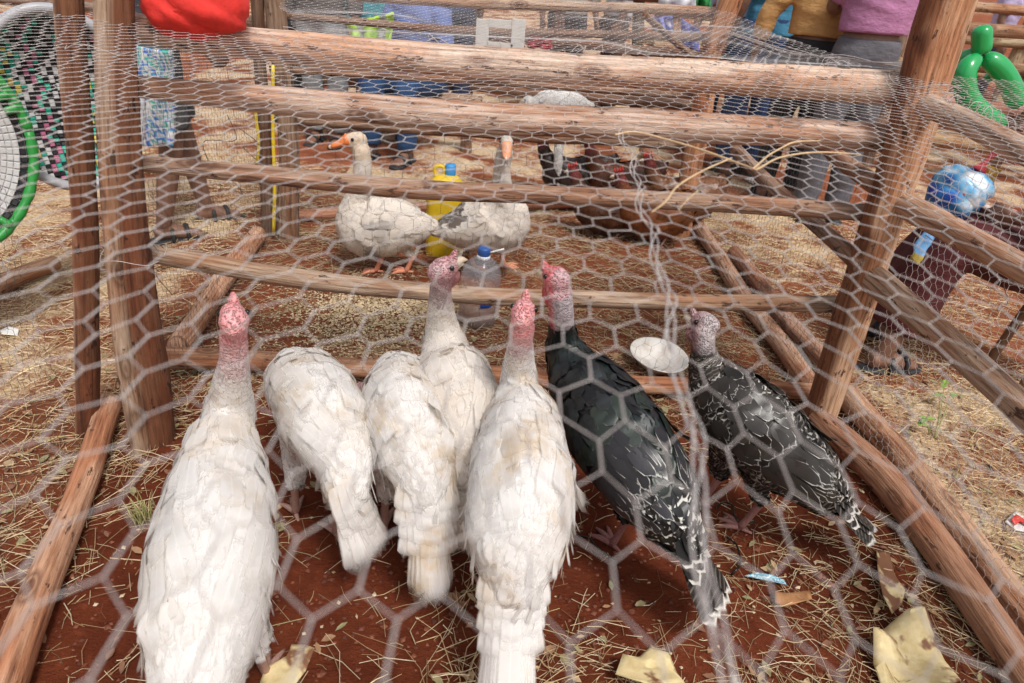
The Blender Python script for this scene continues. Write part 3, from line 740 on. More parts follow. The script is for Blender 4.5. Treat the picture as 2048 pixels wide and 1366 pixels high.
    for i in range(len(V)):
        c = colour(0.3 if V[i, 2] < low + .05 else s[i], nrm[i, 2], rd.random(), V[i]) if s[i] < bare else skin(s[i], front[i], nrm[i])
        if bare - .14 < s[i] < bare + .08: c = lerp3(colour(s[i], nrm[i, 2], .5, V[i]), skin(s[i], front[i], nrm[i]), min(1, max(0, (s[i] - bare + .14) / .22 + rd.gauss(0, .22))))
        colv.append((c[0], c[1], c[2], 1.0 if s[i] >= bare and kind == 'turkey' else 0.0))
    attr(body, 'fc', colv); body.polygons.foreach_set('use_smooth', np.ones(len(body.polygons), bool))
    obj('body', body, M['birdskin'], root)
    bvh = BVHTree.FromPolygons([Vector(v) for v in V2], [tuple(p.vertices) for p in body.polygons])
    # contour feathers by dart throwing over the skin
    out = new(); cell = {}; order = list(range(len(V))); rd.shuffle(order)
    for i in order:
        if s[i] > bare + .04 or V[i, 2] < low - .01: continue
        if s[i] < 1: L = (.042 + .024 * (1 - s[i])) * fscale
        else: L = max(.013, .044 - .034 * (s[i] - 1) / .6) * fscale
        W = L * .80; r_ = L * .31; p = V2[i]
        if s[i] > bare - .30 and rd.random() < (s[i] - bare + .30) / .34: continue
        ck = tuple(int(c / .03) for c in p); bad = False
        for a in (-1, 0, 1):
            for b_ in (-1, 0, 1):
                for c_ in (-1, 0, 1):
                    for q, rq in cell.get((ck[0] + a, ck[1] + b_, ck[2] + c_), ()):
                        if (q[0]-p[0])**2 + (q[1]-p[1])**2 + (q[2]-p[2])**2 < (.5 * (r_ + rq)) ** 2: bad = True
        if bad: continue
        cell.setdefault(ck, []).append((p, r_))
        n = Vector(nrm[i]); d = -Vector(TG[idx[i]])
        if V[i, 2] < low + .07 and s[i] < 1: d = d + Vector((0, 0, -.9))
        d = d - n * d.dot(n)
        if d.length < .15: continue
        d.normalize(); d = (d + n.cross(d) * rd.gauss(0, .16)).normalized()
        if fluffy and s[i] < .5 and -.6 < n.z < .25 and rd.random() < .20:      # loose fluff along flanks and vent
            dd = (d + n * rd.uniform(.15, .45) + Vector((0, 0, -.25))).normalized()
            feather(out, Vector(p), dd, n, L * rd.uniform(.6, .95), W * .5, .003, None, colour(s[i], n.z, rd.random(), p), off=.003)
        c = colour(s[i], n.z, rd.random(), p)
        feather(out, Vector(p), d, n, L * rd.uniform(.85, 1.2), W * rd.uniform(.85, 1.15), (.0006 + fluff) * rd.uniform(.4, 2.0) + (.003 if rd.random() < .05 else 0), bvh, c, off=.0012 if s[i] < 1.2 else .0004, cup=.03)
    # upper tail coverts
    if tail:
        tb = Vector(TR[0, :3]); tt = U(*tail); td = (tt - tb).normalized()
        tn = (Vector((0, 0, 1)) - td * td.z).normalized(); ts = td.cross(tn)
        for row in range(cov):
            for k in range(7):
                f = (k - 3) / 3; st = tb + td * (-.05 + .032 * row) + ts * f * (.046 - .003 * row) + tn * (.03 - .025 * f * f - .004 * row)
                feather(out, st, (td + ts * f * .16 + ts * rd.gauss(0, .06)), (tn + ts * f * .5).normalized(), .085 * rd.uniform(.8, 1.1), .045, .004, None, colour(-.1, .9, rd.random(), st))
    stn = getattr(colour, 'stain', 0.0); fobj('plumage', out, fmat, root, True, stn)
    # wings
    if wing:
        wc = wingcol or colour
        for sg in (-1, 1):
            o = new(); rows = ((.86, .085, .050, 7, 20, 92, 0), (.74, .10, .052, 7, 22, 97, 1), (.62, .11, .052, 7, 24, 98, 2), (.48, .18, .046, 9, 28, 96, 0), (.36, .14, .034, 5, 60, 96, 1))
            if wmat: rows = ((.90, .058, .036, 10, 14, 92, 0), (.80, .062, .037, 11, 16, 96, 1), (.70, .066, .038, 11, 18, 98, 2), (.60, .072, .040, 11, 20, 98, 2), (.48, .165, .034, 13, 24, 98, 0), (.36, .14, .028, 7, 58, 98, 1))
            nr_ = len(rows)
            for ri in range(nr_ - 1, -1, -1):
                s0, L, W, cnt, a0, a1, lay = rows[ri]
                i0_ = s0 * (len(TR) - 1); i = int(i0_); cpt = Vector(TR[i, :3]); tg = Vector(TG[i]); s1 = (sv - tg * sv.dot(tg)).normalized(); nn = s1.cross(tg)
                if nn.z < 0: nn = -nn
                for k in range(cnt):
                    i = min(len(TR) - 1, max(1, int(i0_ + rd.uniform(-1.3, 1.3)))); cpt = Vector(TR[i, :3]); tg = Vector(TG[i]); s1 = (sv - tg * sv.dot(tg)).normalized(); nn = s1.cross(tg)
                    if nn.z < 0: nn = -nn
                    an = R(a0 + (a1 - a0) * (k + rd.uniform(-.25, .25)) / (cnt - 1))
                    raw = cpt + s1 * (sg * math.sin(an) * TR[i, 3]) + nn * math.cos(an) * TR[i, 4]
                    loc, nr, _, _ = bvh.find_nearest(raw)
                    d = -tg - s1 * sg * (.12 if ri < nr_ - 2 else .22) * math.sin(an) + nn * (.06 if ri >= nr_ - 2 else 0); d = d - nr * d.dot(nr)
                    d = (d + nr.cross(d) * rd.gauss(0, .05)).normalized()
                    c = wc(s0 - (.3 if ri >= nr_ - 2 else 0), nr.z, rd.random(), loc)
                    feather(o, loc, d, nr, L * fscale * rd.uniform(.80, 1.10), W * fscale * rd.uniform(.9, 1.1), .002, bvh, c,
                            prof=(.5, .9, 1, .85, .4) if ri >= nr_ - 2 else (.45, .95, 1, .8, .3), off=.004 + .0012 * (nr_ - 1 - ri) + .0004 * k, cup=.05)
            fobj('wing', o, wmat or fmat, root, True, stn)
    # tail quills, each its own part
    if tail:
        o = new(); tc = (tailcol or colour)(-.2, .9, .5, tb)
        feather(o, Vector((0, 0, 0)), Vector((0, 1, 0)), Vector((0, 0, 1)), tail_len, tail_w, 0, None, tc, prof=(.5, .75, .95, 1.0, .70), off=0, cup=.06, curl=.010)
        first = fobj('tail_feather', o, qmat, root, False, stn)
        for k in range(tail_n):
            f = (k - (tail_n - 1) / 2) / max(1, (tail_n - 1) / 2)
            q = first if k == 0 else first.copy()
            if k: COL.objects.link(q)
            a = f * tail_spread; dd = (td * math.cos(a) + ts * math.sin(a) - tn * .10 * f * f + tn * rd.gauss(0, .02)).normalized()
            n2 = (tn + ts * f * .55).normalized(); n2 = (n2 - dd * n2.dot(dd)).normalized(); s2 = dd.cross(n2)
            mm = Matrix((s2, dd, n2)).transposed().to_4x4()
            mm.translation = tb + ts * f * tail_w * .5 + tn * (.012 - .02 * abs(f) + .0012 * k) + td * (-.03 + rd.uniform(-.008, .008))
            q.matrix_parent_inverse = Matrix.Translation(base).inverted(); q.matrix_basis = mm @ Matrix.Scale(rd.uniform(.95, 1.04), 4)
    # shanks and toes
    for hock, foot in legs:
        gl = G(); gl.add(*tube([hock + Vector((0, 0, .01)), hock.lerp(foot, .5), foot], [lr * 1.15, lr * .9, lr * 1.05], 8, 8))
        tl = .07 if kind != 'hen' else .045
        for a in (-.5, 0, .5):
            dv = hd * math.cos(a) + sv * math.sin(a); e_ = foot + dv * tl; e_.z = float(gz(e_.x, e_.y)) + lr * .4
            gl.add(*tube([foot, foot.lerp(e_, .5) + Vector((0, 0, lr * .5)), e_], [lr * .9, lr * .75, lr * .3], 6, 6))
        e_ = foot - hd * tl * .5; gl.add(*tube([foot, e_], [lr * .8, lr * .3], 6, 4))
        if kind == 'goose':
            tp = [foot + (hd * math.cos(a) + sv * math.sin(a)) * tl * .85 for a in (-.5, -.25, 0, .25, .5)]
            zz = foot.z
            Vw = [foot + Vector((0, 0, .004))] + [Vector((q.x, q.y, zz)) for q in tp] + [foot - Vector((0, 0, .004))] + [Vector((q.x, q.y, zz - .005)) for q in tp]
            gl.add(Vw, [(0, i, i + 1) for i in range(1, 5)] + [(6, i + 1, i) for i in range(7, 11)] + [(i, i + 6, i + 7, i + 1) for i in range(1, 5)])
        gl.C = [(*legc, 1)] * len(gl.V); gl.obj('leg', M['scaly'], root)
    # face
    for sg in (-1, 1):
        ge = G(); ge.add(*ball(hp + fd * .010 * hs + sd_ * sg * .0205 * hs + upp * .006 * hs, .0055 * hs, n=10, m=8)); ge.obj('eye', M['eye'], root)
    gb = G()
    if kind == 'goose':
        b0 = hp + fd * .022 * hs; e_ = hp + fd * .082 * hs - upp * .018 * hs
        P_ = [b0 + upp * .004, b0.lerp(e_, .35), b0.lerp(e_, .75), e_]
        gb.add(*loft(cr([tuple(p) for p in P_], 9), np.interp(np.linspace(0, 1, 9), [0, .5, .9, 1], [.021, .016, .013, .006]) * hs, np.interp(np.linspace(0, 1, 9), [0, .5, .9, 1], [.022, .012, .008, .003]) * hs, n=12, side=np.array(sd_)), c=(*beakc, 1))
        gb.obj('bill', M['beak'], root)
        gk = G(); gk.add(*ball(e_, .007 * hs, n=8, m=6), c=(.75, .55, .45, 1)); gk.obj('bill_tip', M['beak'], root)
    else:
        b0 = hp + fd * .028 * hs
        gb.add(*tube([b0, b0 + fd * .016 * hs + upp * .001, b0 + fd * .030 * hs - upp * .006 * hs], [.011 * hs, .0075 * hs, .0012], 10, 8), c=(*beakc, 1))
        gb.add(*tube([b0 - upp * .008 * hs, b0 + fd * .020 * hs - upp * .010 * hs], [.008 * hs, .0015], 8, 5), c=(*beakc, 1))
        gb.obj('beak', M['beak'], root)
    if kind == 'turkey':
        sk = skin(2.2, .5, None)
        gs = G(); a0 = hp + fd * .026 * hs + upp * .016 * hs
        gs.add(*tube([a0 - upp * .006, a0 + fd * .007 + upp * .004, a0 + fd * .013 + upp * .012 * hs], [.011, .009, .003], 8, 8), c=(sk[0], sk[1] * .8, sk[2] * .8, 1)); gs.obj('snood', M['birdskin'], root)
        gw = G(); nk = Vector(NK[-5, :3]); a0 = hp + fd * .012 - upp * .020; a1 = nk + fd * .030
        Q = cr([(*a0, .008, .006), (*(a0.lerp(a1, .35) + fd * .012), .011, .019), (*(a0.lerp(a1, .75) + fd * .010), .010, .018), (*a1, .006, .006)], 9)
        gw.add(*loft(Q[:, :3], Q[:, 3], Q[:, 4], n=10, side=np.array(sd_)), c=(min(1, sk[0] * 1.05), sk[1] * .72, sk[2] * .72, 1)); gw.obj('wattle', M['birdskin'], root)
    if kind == 'hen':
        gc = G()
        for k in range(4):
            b_ = hp + fd * (.02 - .014 * k) + upp * .02; gc.add(*tube([b_, b_ + upp * .022 - fd * .004], [.007, .002], 6, 4), c=(.5, .03, .02, 1))
        gc.obj('comb', M['beak'], root)
    return root

def white(stain, sd, base=(.90, .875, .85)):
    def f(s, up, r_, p):
        a = vn(p[0] * 11 + sd, p[1] * 11 + p[2] * 5, 71); b = vn(p[0] * 26, p[1] * 26 + sd, 72)
        t = stain * min(1, max(0, (a - .52) * 3.2)) * (.4 + .8 * b) + .10 * r_ * stain
        c = lerp3(base, (.66, .50, .31), min(.75, t) * .22)
        k = .975 + .03 * r_
        return (c[0] * k, c[1] * k, c[2] * k, .12)
    f.stain = min(1.0, stain * .85); return f
def pinkskin(a=(.86, .36, .36), b=(.72, .55, .54), grey=.0):
    def f(s, fr, n):            # pink face and throat, paler ridged nape
        t = min(1, max(0, (2.02 - s) / .3)); c = lerp3(a, b, t * (1 - .85 * fr))
        return lerp3(c, (.46, .43, .46), grey * (1 - .6 * fr))
    return f
wt = 'white turkeys crowded at the camera end of the pen'
# left: tall, head up, seen from behind
bird('turkey', 'largest white turkey at left, head raised, seen from behind', 'turkey', wt,
     [(388, 1440, .35, .05, .05), (398, 1330, .37, .088, .09), (415, 1190, .39, .115, .12), (432, 1040, .41, .114, .125), (447, 910, .43, .083, .10), (460, 820, .47, .055, .07)],
     [(460, 830, .46, .056, .06), (465, 760, .58, .036), (467, 710, .66, .028), (468, 655, .73, .026)],
     [(468, 640, .755), (471, 604, .765)], white(.5, 1), pinkskin(), M['fwhite'], M['fwhite'], tail=(380, 1640, .20), tail_len=.26, tail_w=.06, tail_spread=.25, seed=3, slim=.86)
bird('turkey', 'white turkey bending down with rounded tail fan, right of the largest one', 'turkey', wt,
     [(700, 985, .33, .05, .05), (688, 915, .36, .078, .085), (652, 840, .385, .108, .11), (614, 775, .37, .100, .10), (596, 742, .32, .065, .07)],
     [(598, 745, .30, .06), (592, 745, .22, .034), (592, 742, .14, .026), (600, 735, .08, .026)],
     [(602, 728, .06), (604, 715, .03)], white(.8, 5), pinkskin(), M['fwhite'], M['fwhite'], tail=(766, 1130, .13), tail_len=.20, tail_w=.055, tail_n=9, tail_spread=.20, feet=[(592, 1030), (672, 1075)], fluff=.001, seed=4, slim=.92)
bird('turkey', 'white turkey with lowered pink head and narrow frayed tail, in the middle', 'turkey', wt,
     [(855, 1000, .32, .045, .045), (846, 940, .35, .080, .085), (818, 865, .39, .098, .115), (800, 795, .385, .092, .105), (795, 755, .34, .065, .075)],
     [(790, 762, .32, .06), (770, 768, .29, .036), (745, 775, .26, .027), (726, 785, .24, .026)],
     [(716, 790, .225), (708, 812, .20)], white(1.0, 9), pinkskin((.55, .30, .32), (.56, .40, .42)), M['fwhite'], M['fwhite'], tail=(868, 1215, .12), tail_len=.26, tail_w=.044, tail_n=9, tail_spread=.05, feet=[(770, 1060), (905, 1010)], fluff=.001, seed=5, slim=.95)
bird('turkey', 'slender white turkey standing farthest back, head turned right', 'turkey', wt,
     [(926, 955, .31, .05, .05), (922, 890, .35, .085, .10), (912, 800, .40, .104, .12), (896, 725, .43, .078, .10), (885, 670, .49, .05, .07)],
     [(884, 675, .48, .052), (881, 620, .58, .034), (881, 580, .66, .028), (883, 550, .72, .027)],
     [(885, 538, .745), (915, 524, .755)], white(.35, 13, (.86, .81, .755)), pinkskin((.56, .26, .27), (.52, .44, .44), .25), M['fwhite'], M['fwhite'], tail=(930, 1080, .18), tail_len=.2, tail_w=.05, tail_n=8, tail_spread=.15, feet=[(900, 985), (950, 985)], seed=6)
bird('turkey', 'white turkey in front of the black one, long straight tail towards the camera', 'turkey', wt,
     [(1027, 1180, .33, .055, .05), (1035, 1110, .365, .098, .10), (1043, 990, .405, .112, .125), (1041, 870, .43, .096, .115), (1038, 800, .46, .066, .085), (1037, 750, .50, .045, .06)],
     [(1037, 760, .50, .047), (1039, 715, .58, .034), (1042, 685, .64, .027), (1044, 650, .70, .027)],
     [(1046, 628, .725), (1054, 594, .74)], white(.9, 17), pinkskin((.88, .35, .35), (.68, .48, .47)), M['fwhite'], M['fwhite'], tail=(1014, 1420, .15), tail_len=.30, tail_w=.055, tail_n=11, tail_spread=.03, fluff=.0005, seed=8, slim=.93)

def dark(s, up, r_, p):
    if s < 0: return (.010, .010, .011, 1.0)
    if s < .26: return (.010 + .004 * r_, .010 + .005 * r_, .011 + .004 * r_, .95)
    if s < .46: return (.012 + .008 * r_, .017 + .010 * r_, .014 + .008 * r_, .2)
    g_ = vn(p[0] * 14, p[1] * 14, 81)
    c = lerp3((.005, .005, .006), (.014, .028, .024), max(0, g_ - .5) * 1.5); c = lerp3(c, (.034, .036, .040), .5 * r_ * r_)
    return (*c, .0)
def darkw(s, up, r_, p): return (.016 + .012 * r_, .015 + .011 * r_, .018 + .012 * r_, .75) if s < .4 else ((.012 + .012 * r_, .018 + .016 * r_, .015 + .013 * r_, .12) if s < .65 else (.005 + .014 * r_, .006 + .016 * r_, .008 + .016 * r_, .05))
bird('turkey', 'black turkey with red head and white-banded rump and tail', 'turkey', 'dark turkeys at the right of the pen',
     [(1372, 1085, .27, .045, .045), (1328, 1015, .32, .080, .085), (1262, 915, .37, .104, .115), (1200, 825, .41, .100, .12), (1152, 752, .45, .068, .09), (1130, 700, .50, .045, .06)],
     [(1130, 705, .49, .047), (1124, 660, .57, .034), (1122, 618, .66, .030), (1118, 580, .72, .030)],
     [(1112, 556, .75), (1082, 546, .745)], dark, lambda s, fr, n: lerp3((.58, .56, .60), (.78, .14, .15), min(1, max(0, fr * 1.5 - .1 + max(0, s - 1.93) * 3))),
     M['fdark'], M['fquill'], tail=(1456, 1222, .09), tail_len=.22, tail_w=.058, tail_n=10, tail_spread=.20, feet=[(1222, 1100), (1300, 1060)], bare=1.55, wingcol=darkw, wmat=M['fwing'],
     tailcol=lambda s, up, r_, p: (.012, .010, .010, 1.0), legc=(.30, .13, .12), seed=9, hs=1.12, fluffy=False, cov=2)
PALE = U(1592, 888, .42)
def barred(s, up, r_, p):
    if s < 0: return (.014, .013, .012, 1.0)
    if s < .40: return (.012, .011, .011, 1.0)
    if s < .62: return (.012 + .01 * r_, .011 + .01 * r_, .012 + .008 * r_, .7)
    return (.020 + .016 * r_, .016 + .013 * r_, .013 + .011 * r_, .9)
bird('turkey', 'grey barred turkey with pale wing patch beside the right-hand logs', 'turkey', 'dark turkeys at the right of the pen',
     [(1668, 1000, .23, .040, .045), (1622, 955, .28, .072, .08), (1545, 890, .335, .098, .11), (1468, 822, .385, .092, .112), (1428, 765, .43, .060, .08), (1411, 728, .47, .042, .05)],
     [(1411, 735, .46, .044), (1408, 705, .51, .033), (1408, 680, .55, .029), (1409, 660, .575, .028)],
     [(1410, 646, .59), (1388, 640, .585)], barred, lambda s, fr, n: lerp3((.50, .47, .47), (.48, .27, .28), fr),
     M['fbar'], M['fquill'], tail=(1766, 1090, .07), tail_len=.20, tail_w=.045, tail_n=9, tail_spread=.14, feet=[(1478, 1060), (1400, 1010)], bare=1.6,
     wingcol=lambda s, up, r_, p: ((.030, .027, .024, .8) if s < .4 else ((.44, .38, .31, .1) if (Vector(p) - PALE).length < .034 else (.012 + .022 * r_, .010 + .019 * r_, .009 + .016 * r_, .85))),
     tailcol=lambda s, up, r_, p: (.020, .016, .013, 1.0), legc=(.34, .16, .14), wmat=M['fwing'], seed=10, fluffy=False, cov=2)
# geese
def goosec(grey):
    def f(s, up, r_, p):
        a = vn(p[0] * 13 + grey * 7, p[2] * 13 + p[1] * 5, 91)
        t = max(0, a - (.66 if grey < .5 else .50)) * 5 * (1 if s < .75 or grey > .5 else 0)
        if grey > .5: t = (max(0, a - .42) * 6 if .10 < s < .55 and up > .05 else (.5 * max(0, a - .45) * 2 if s > 1.25 else 0)); dkc = (.15, .115, .095) if s < 1 else (.40, .37, .35)
        else: dkc = (.34, .31, .30)
        c = lerp3((.88, .81, .73), dkc, min(.9, t))
        if s > 1.9: c = (.90, .77, .61) if grey < .5 else (.80, .74, .66)
        elif s > 1.05 and grey < .5: c = (.92, .85, .76)
        return (*c, .3)
    return f
gs = 'white geese behind the log partition'
yg = U(790, 552, 0).y
bird('goose', 'white goose with orange bill facing left', 'goose', gs,
     [(872, 452, yg, .02, .02), (842, 452, yg, .055, .07), (785, 452, yg, .11, .135), (728, 450, yg, .11, .14), (698, 428, yg, .065, .09)],
     [(702, 425, yg, .062), (716, 385, yg, .046), (725, 340, yg, .040), (722, 298, yg, .040)],
     [(712, 280, yg), (668, 282, yg - .02)], goosec(.3), lambda s, r_, n: (.80, .68, .56), M['fgoose'], M['fgoose'], Y=True, tail=None, feet=[(752, 552), (812, 552)], kind='goose', bare=9, beakc=(.78, .22, .06), legc=(.70, .27, .16), fscale=.75, fluffy=False, seed=21, hs=1.35)
yg2 = yg + .05
bird('goose', 'white goose with grey blotches, bill towards the camera', 'goose', gs,
     [(866, 458, yg2 - .04, .025, .025), (905, 458, yg2 - .03, .065, .07), (955, 450, yg2, .11, .13), (1008, 440, yg2 - .03, .105, .13), (1022, 415, yg2 - .05, .07, .09)],
     [(1018, 415, yg2 - .05, .065), (1006, 375, yg2 - .05, .044), (1004, 335, yg2 - .06, .037), (1010, 302, yg2 - .07, .036)],
     [(1013, 287, yg2 - .08), (1014, 312, yg2 - .20)], goosec(.9), lambda s, r_, n: lerp3((.78, .72, .66), (.4, .37, .35), .5 * r_), M['fgoose'], M['fgoose'], Y=True, tail=None, feet=[(950, 540), (1010, 535)], kind='goose', bare=9, beakc=(.74, .33, .18), legc=(.65, .28, .16), fscale=.75, fluffy=False, seed=22, hs=1.25)
# hens and a white duck at the back
def henc(c): return lambda s, up, r_, p: (*[v * (.7 + .6 * r_) for v in c], .0)
yh = U(1250, 440, 0).y
for lab, dx, dy, c, sd2 in (('dark red hen facing left at the back of the geese pen', 0, 0, (.10, .030, .012), 31), ('brown hen crouching right of the dark red hen', 120, 30, (.15, .058, .022), 32), ('blackish hen behind the grey blotched goose', -95, -12, (.030, .016, .012), 33), ('rusty hen with head behind the third rail, nearest the back right post', 62, 62, (.17, .055, .018), 34), ('small dark brown hen low behind the third rail', -30, 52, (.070, .026, .012), 36)):
    yy = yh + .1 - dy * .008
    bird('hen', lab, 'hen', 'hens in the back of the geese pen',
         [(1325 + dx, 330 + dy, yy, .03, .03), (1300 + dx, 350 + dy, yy, .09, .10), (1245 + dx, 372 + dy, yy, .115, .135), (1200 + dx, 352 + dy, yy, .08, .10)],
         [(1204 + dx, 352 + dy, yy, .078), (1186 + dx, 322 + dy, yy, .045), (1180 + dx, 298 + dy, yy, .034)],
         [(1176 + dx, 288 + dy, yy), (1158 + dx, 292 + dy, yy)], henc(c), lambda s, r_, n: (.17, .02, .015), M['fdark'], M['fdark'], Y=True, tail=None, kind='hen', bare=1.9, fscale=.8, seed=sd2, hs=.9)
yw = YBR + .35
bird('duck', 'white duck resting behind the second rail, only its back showing', 'duck', None,
     [(1180, 212, yw, .03, .02), (1150, 208, yw, .075, .06), (1105, 208, yw, .10, .085), (1070, 214, yw, .06, .06)],
     [(1072, 212, yw, .055), (1062, 208, yw, .035), (1058, 202, yw, .03)], [(1054, 200, yw), (1040, 206, yw)],
     white(.2, 33), lambda s, r_, n: (.75, .7, .66), M['fwhite'], M['fwhite'], Y=True, tail=None, kind='goose', bare=9, fscale=.7, seed=35, hs=.9)

# ------------------------------------------------------------------ small things in and on the pens
def solid_sheet(name, P, nu, nv, th, mat, parent=None, fc=None, mask=None):
    """P: (nv, nu, 3) grid of points -> closed thin sheet"""
    P = np.asarray(P, float); du = np.gradient(P, axis=1); dv = np.gradient(P, axis=0)
    n = np.cross(du, dv); n /= np.linalg.norm(n, axis=2)[..., None] + 1e-9
    V = np.r_[(P + n * th / 2).reshape(-1, 3), (P - n * th / 2).reshape(-1, 3)]; K = nu * nv; F = []
    ok = lambda i, j: mask is None or mask[i, j]
    for i in range(nv - 1):
        for j in range(nu - 1):
            if not ok(i, j): continue
            a = i * nu + j; F += [(a, a + 1, a + nu + 1, a + nu), (K + a, K + a + nu, K + a + nu + 1, K + a + 1)]
            if j == 0 or not ok(i, j - 1): F.append((a, a + nu, K + a + nu, K + a))
            if j == nu - 2 or not ok(i, j + 1): F.append((a + 1, K + a + 1, K + a + nu + 1, a + nu + 1))
            if i == 0 or not ok(i - 1, j): F.append((a, K + a, K + a + 1, a + 1))
            if i == nv - 2 or not ok(i + 1, j): F.append((a + nu, a + nu + 1, K + a + nu + 1, K + a + nu))
    me = mesh(name, V, F)
    if fc is not None:
        c = np.asarray(fc, float).reshape(-1, 3); c = np.c_[c, np.ones(len(c))]; attr(me, 'fc', np.r_[c, c])
    return obj(name, me, mat, parent)
def quad_grid(c00, c10, c11, c01, nu, nv):
    c = [np.array(tuple(q)) for q in (c00, c10, c11, c01)]; u_ = np.linspace(0, 1, nu)[None, :, None]; v_ = np.linspace(0, 1, nv)[:, None, None]
    return (c[0] * (1 - u_) + c[1] * u_) * (1 - v_) + (c[3] * (1 - u_) + c[2] * u_) * v_

# white bowl
c = U(1314, 722, .03); bw = empty('bowl', (c.x, c.y, .0), 'shallow white bowl with dirty inside on the red soil', 'bowl')
k = .113 / .125
prof = [(.0, -.018), (.05, -.018), (.066, -.014), (.10, .018), (.119, .036), (.125, .040), (.124, .043), (.117, .040), (.098, .022), (.064, -.009), (.03, -.012), (.0, -.012)]
V, F = lathe([(a * .94, b) for a, b in prof], c + Vector((0, 0, -.008)), 40, Matrix.Rotation(R(5), 3, 'Y') @ Matrix.Rotation(R(4), 3, 'X'))
q = NT('dirty_white_bowl'); pos = q.n('ShaderNodeTexCoord').outputs['Object']
q.base(q.mix(q.ramp(q.noise(pos, 24, 5), [(.5, (0, 0, 0)), (.72, (.8, .8, .8))]), (.74, .70, .65), (.52, .40, .28))); q.set(Roughness=.4)
obj('rim_and_dish', mesh('bowl', V, F), q.mat, bw)

# big water bottle, made into a drinker
def clear_mat(name, c, a=.25):
    q = NT(name); q.base(c); q.set(Roughness=.08, Alpha=a, IOR=1.45, Specular_IOR_Level=.8); return q.mat
bl = U(960, 655, 0); bt = empty('water_bottle', bl, 'large clear plastic water bottle with blue cap used as a drinker', 'bottle')
zz = float(gz(bl.x, bl.y)); cb = Vector((bl.x - .02, bl.y + .03, zz + .005)); RX = Matrix.Rotation(R(3), 3, 'Y')
prof = [(.0, .004), (.074, .004), (.084, .012), (.084, .05), (.080, .056), (.084, .062), (.084, .105), (.080, .111), (.084, .118), (.084, .16), (.080, .167), (.084, .174), (.084, .215), (.078, .245), (.058, .275), (.034, .295), (.024, .305), (.022, .325)]
o = obj('bottle_wall', mesh('bw', *lathe(prof, cb, 28, RX)), clear_mat('clear_plastic', (.82, .87, .95), .14), bt)
V, F = lathe([(.0, .008), (.079, .01), (.079, .10), (.0, .102)], cb, 28, RX); obj('water', mesh('wt', V, F), clear_mat('muddy_water', (.30, .13, .06), .62), bt)
V, F = lathe([(.0245, .292), (.0275, .294), (.0275, .304), (.0245, .306)], cb, 24, RX); obj('neck_ring', mesh('nr', V, F), plain('white_plastic', (.75, .75, .76), .4, .03), bt)
V, F = lathe([(.0245, .306), (.0255, .308), (.0255, .334), (.023, .338), (.0, .339)], cb, 24, RX); obj('cap', mesh('cp', V, F), plain('blue_cap', (.03, .10, .34), .35, .05), bt)
gg = G(); p_ = cb + RX @ Vector((.02, 0, .318)); gg.add(*tube([p_, p_ + Vector((.06, 0, .022))], .0042, 8, 4)); gg.obj('spout_straw', plain('white_straw', (.8, .79, .76), .4, .03), bt)
P_ = np.array([[tuple(cb + RX @ Vector((.0862 * math.sin(t), -.0862 * math.cos(t), z))) for t in np.linspace(.15, .75, 8)] for z in (.108, .118, .130, .142)])
P_[:, -1, 2] += .008
solid_sheet('label_scrap', P_, 8, 4, .001, plain('blue_label', (.02, .10, .55), .4, .1), bt)

# yellow jerrycan with blue cap
yj = yg + .30; jb = UY(890, 470, yj); jb.z = 0; jc = empty('jerrycan', jb, 'yellow plastic jerrycan with blue cap between the two geese', 'jerrycan')
top = UY(890, 348, yj).z; hgt = max(.22, top)
rows = []; yel = plain('yellow_plastic', (.68, .46, .02), .4, .08)
gg = G(); nseg = 24; prof = [(.0, .001), (.7, .0), (.95, .02), (1, .06), (1, .55), (.97, .6), (1, .65), (1, .78), (.93, .87), (.70, .95), (.40, 1.0), (.0, 1.0)]
for r_, z in prof:
    for j in range(nseg):
        t = 2 * math.pi * j / nseg; e = .55
        gg.V.append((jb.x + .094 * r_ * math.copysign(abs(math.cos(t)) ** e, math.cos(t)), jb.y + .075 * r_ * math.copysign(abs(math.sin(t)) ** e, math.sin(t)), hgt * z))
for i in range(len(prof) - 1):
    for j in range(nseg): gg.F.append((i*nseg+j, i*nseg+(j+1) % nseg, (i+1)*nseg+(j+1) % nseg, (i+1)*nseg+j))
gg.obj('tank', yel, jc)
gg = G(); gg.add(*tube([(jb.x - .05, jb.y, hgt * .93), (jb.x - .055, jb.y, hgt + .03), (jb.x - .02, jb.y, hgt + .035), (jb.x - .012, jb.y, hgt * .98)], .010, 8, 16)); gg.obj('handle', yel, jc)
V, F = lathe([(.0, -.004), (.025, -.004), (.026, .0), (.026, .045), (.022, .05), (.0, .05)], Vector((jb.x + .018, jb.y, hgt)), 20); obj('cap', mesh('jcap', V, F), plain('light_blue_cap', (.05, .28, .62), .4, .05), jc)

# red sack tied on the first rail
def blob(name, c, rx, ry, rz, mat, parent, seed, folds=.05, n=40, m_=28, yaw=0, pinch=None):
    V, F = ball((0, 0, 0), 1, n=n, m=m_); V = np.array([tuple(v) for v in V])
    d = 1 + folds * 2.2 * (vn(V[:, 0] * 2.2 + seed, V[:, 2] * 2.2 + V[:, 1], seed) - .5) + folds * (vn(V[:, 0] * 5 + V[:, 2] * 4, V[:, 1] * 5 + V[:, 2] * 3, seed + 1) - .5) - folds * .9 * np.abs(np.sin(V[:, 0] * 3.1 + V[:, 2] * 4.2 + 1.5 * V[:, 1])) ** 8
    V = V * d[:, None]
    if pinch: V = pinch(V)
    V = V * np.array([rx, ry, rz]); ca, sa = math.cos(yaw), math.sin(yaw)
    V = np.c_[V[:, 0] * ca - V[:, 1] * sa, V[:, 0] * sa + V[:, 1] * ca, V[:, 2]] + np.array(tuple(c))
    return obj(name, mesh(name, V, F), mat, parent)
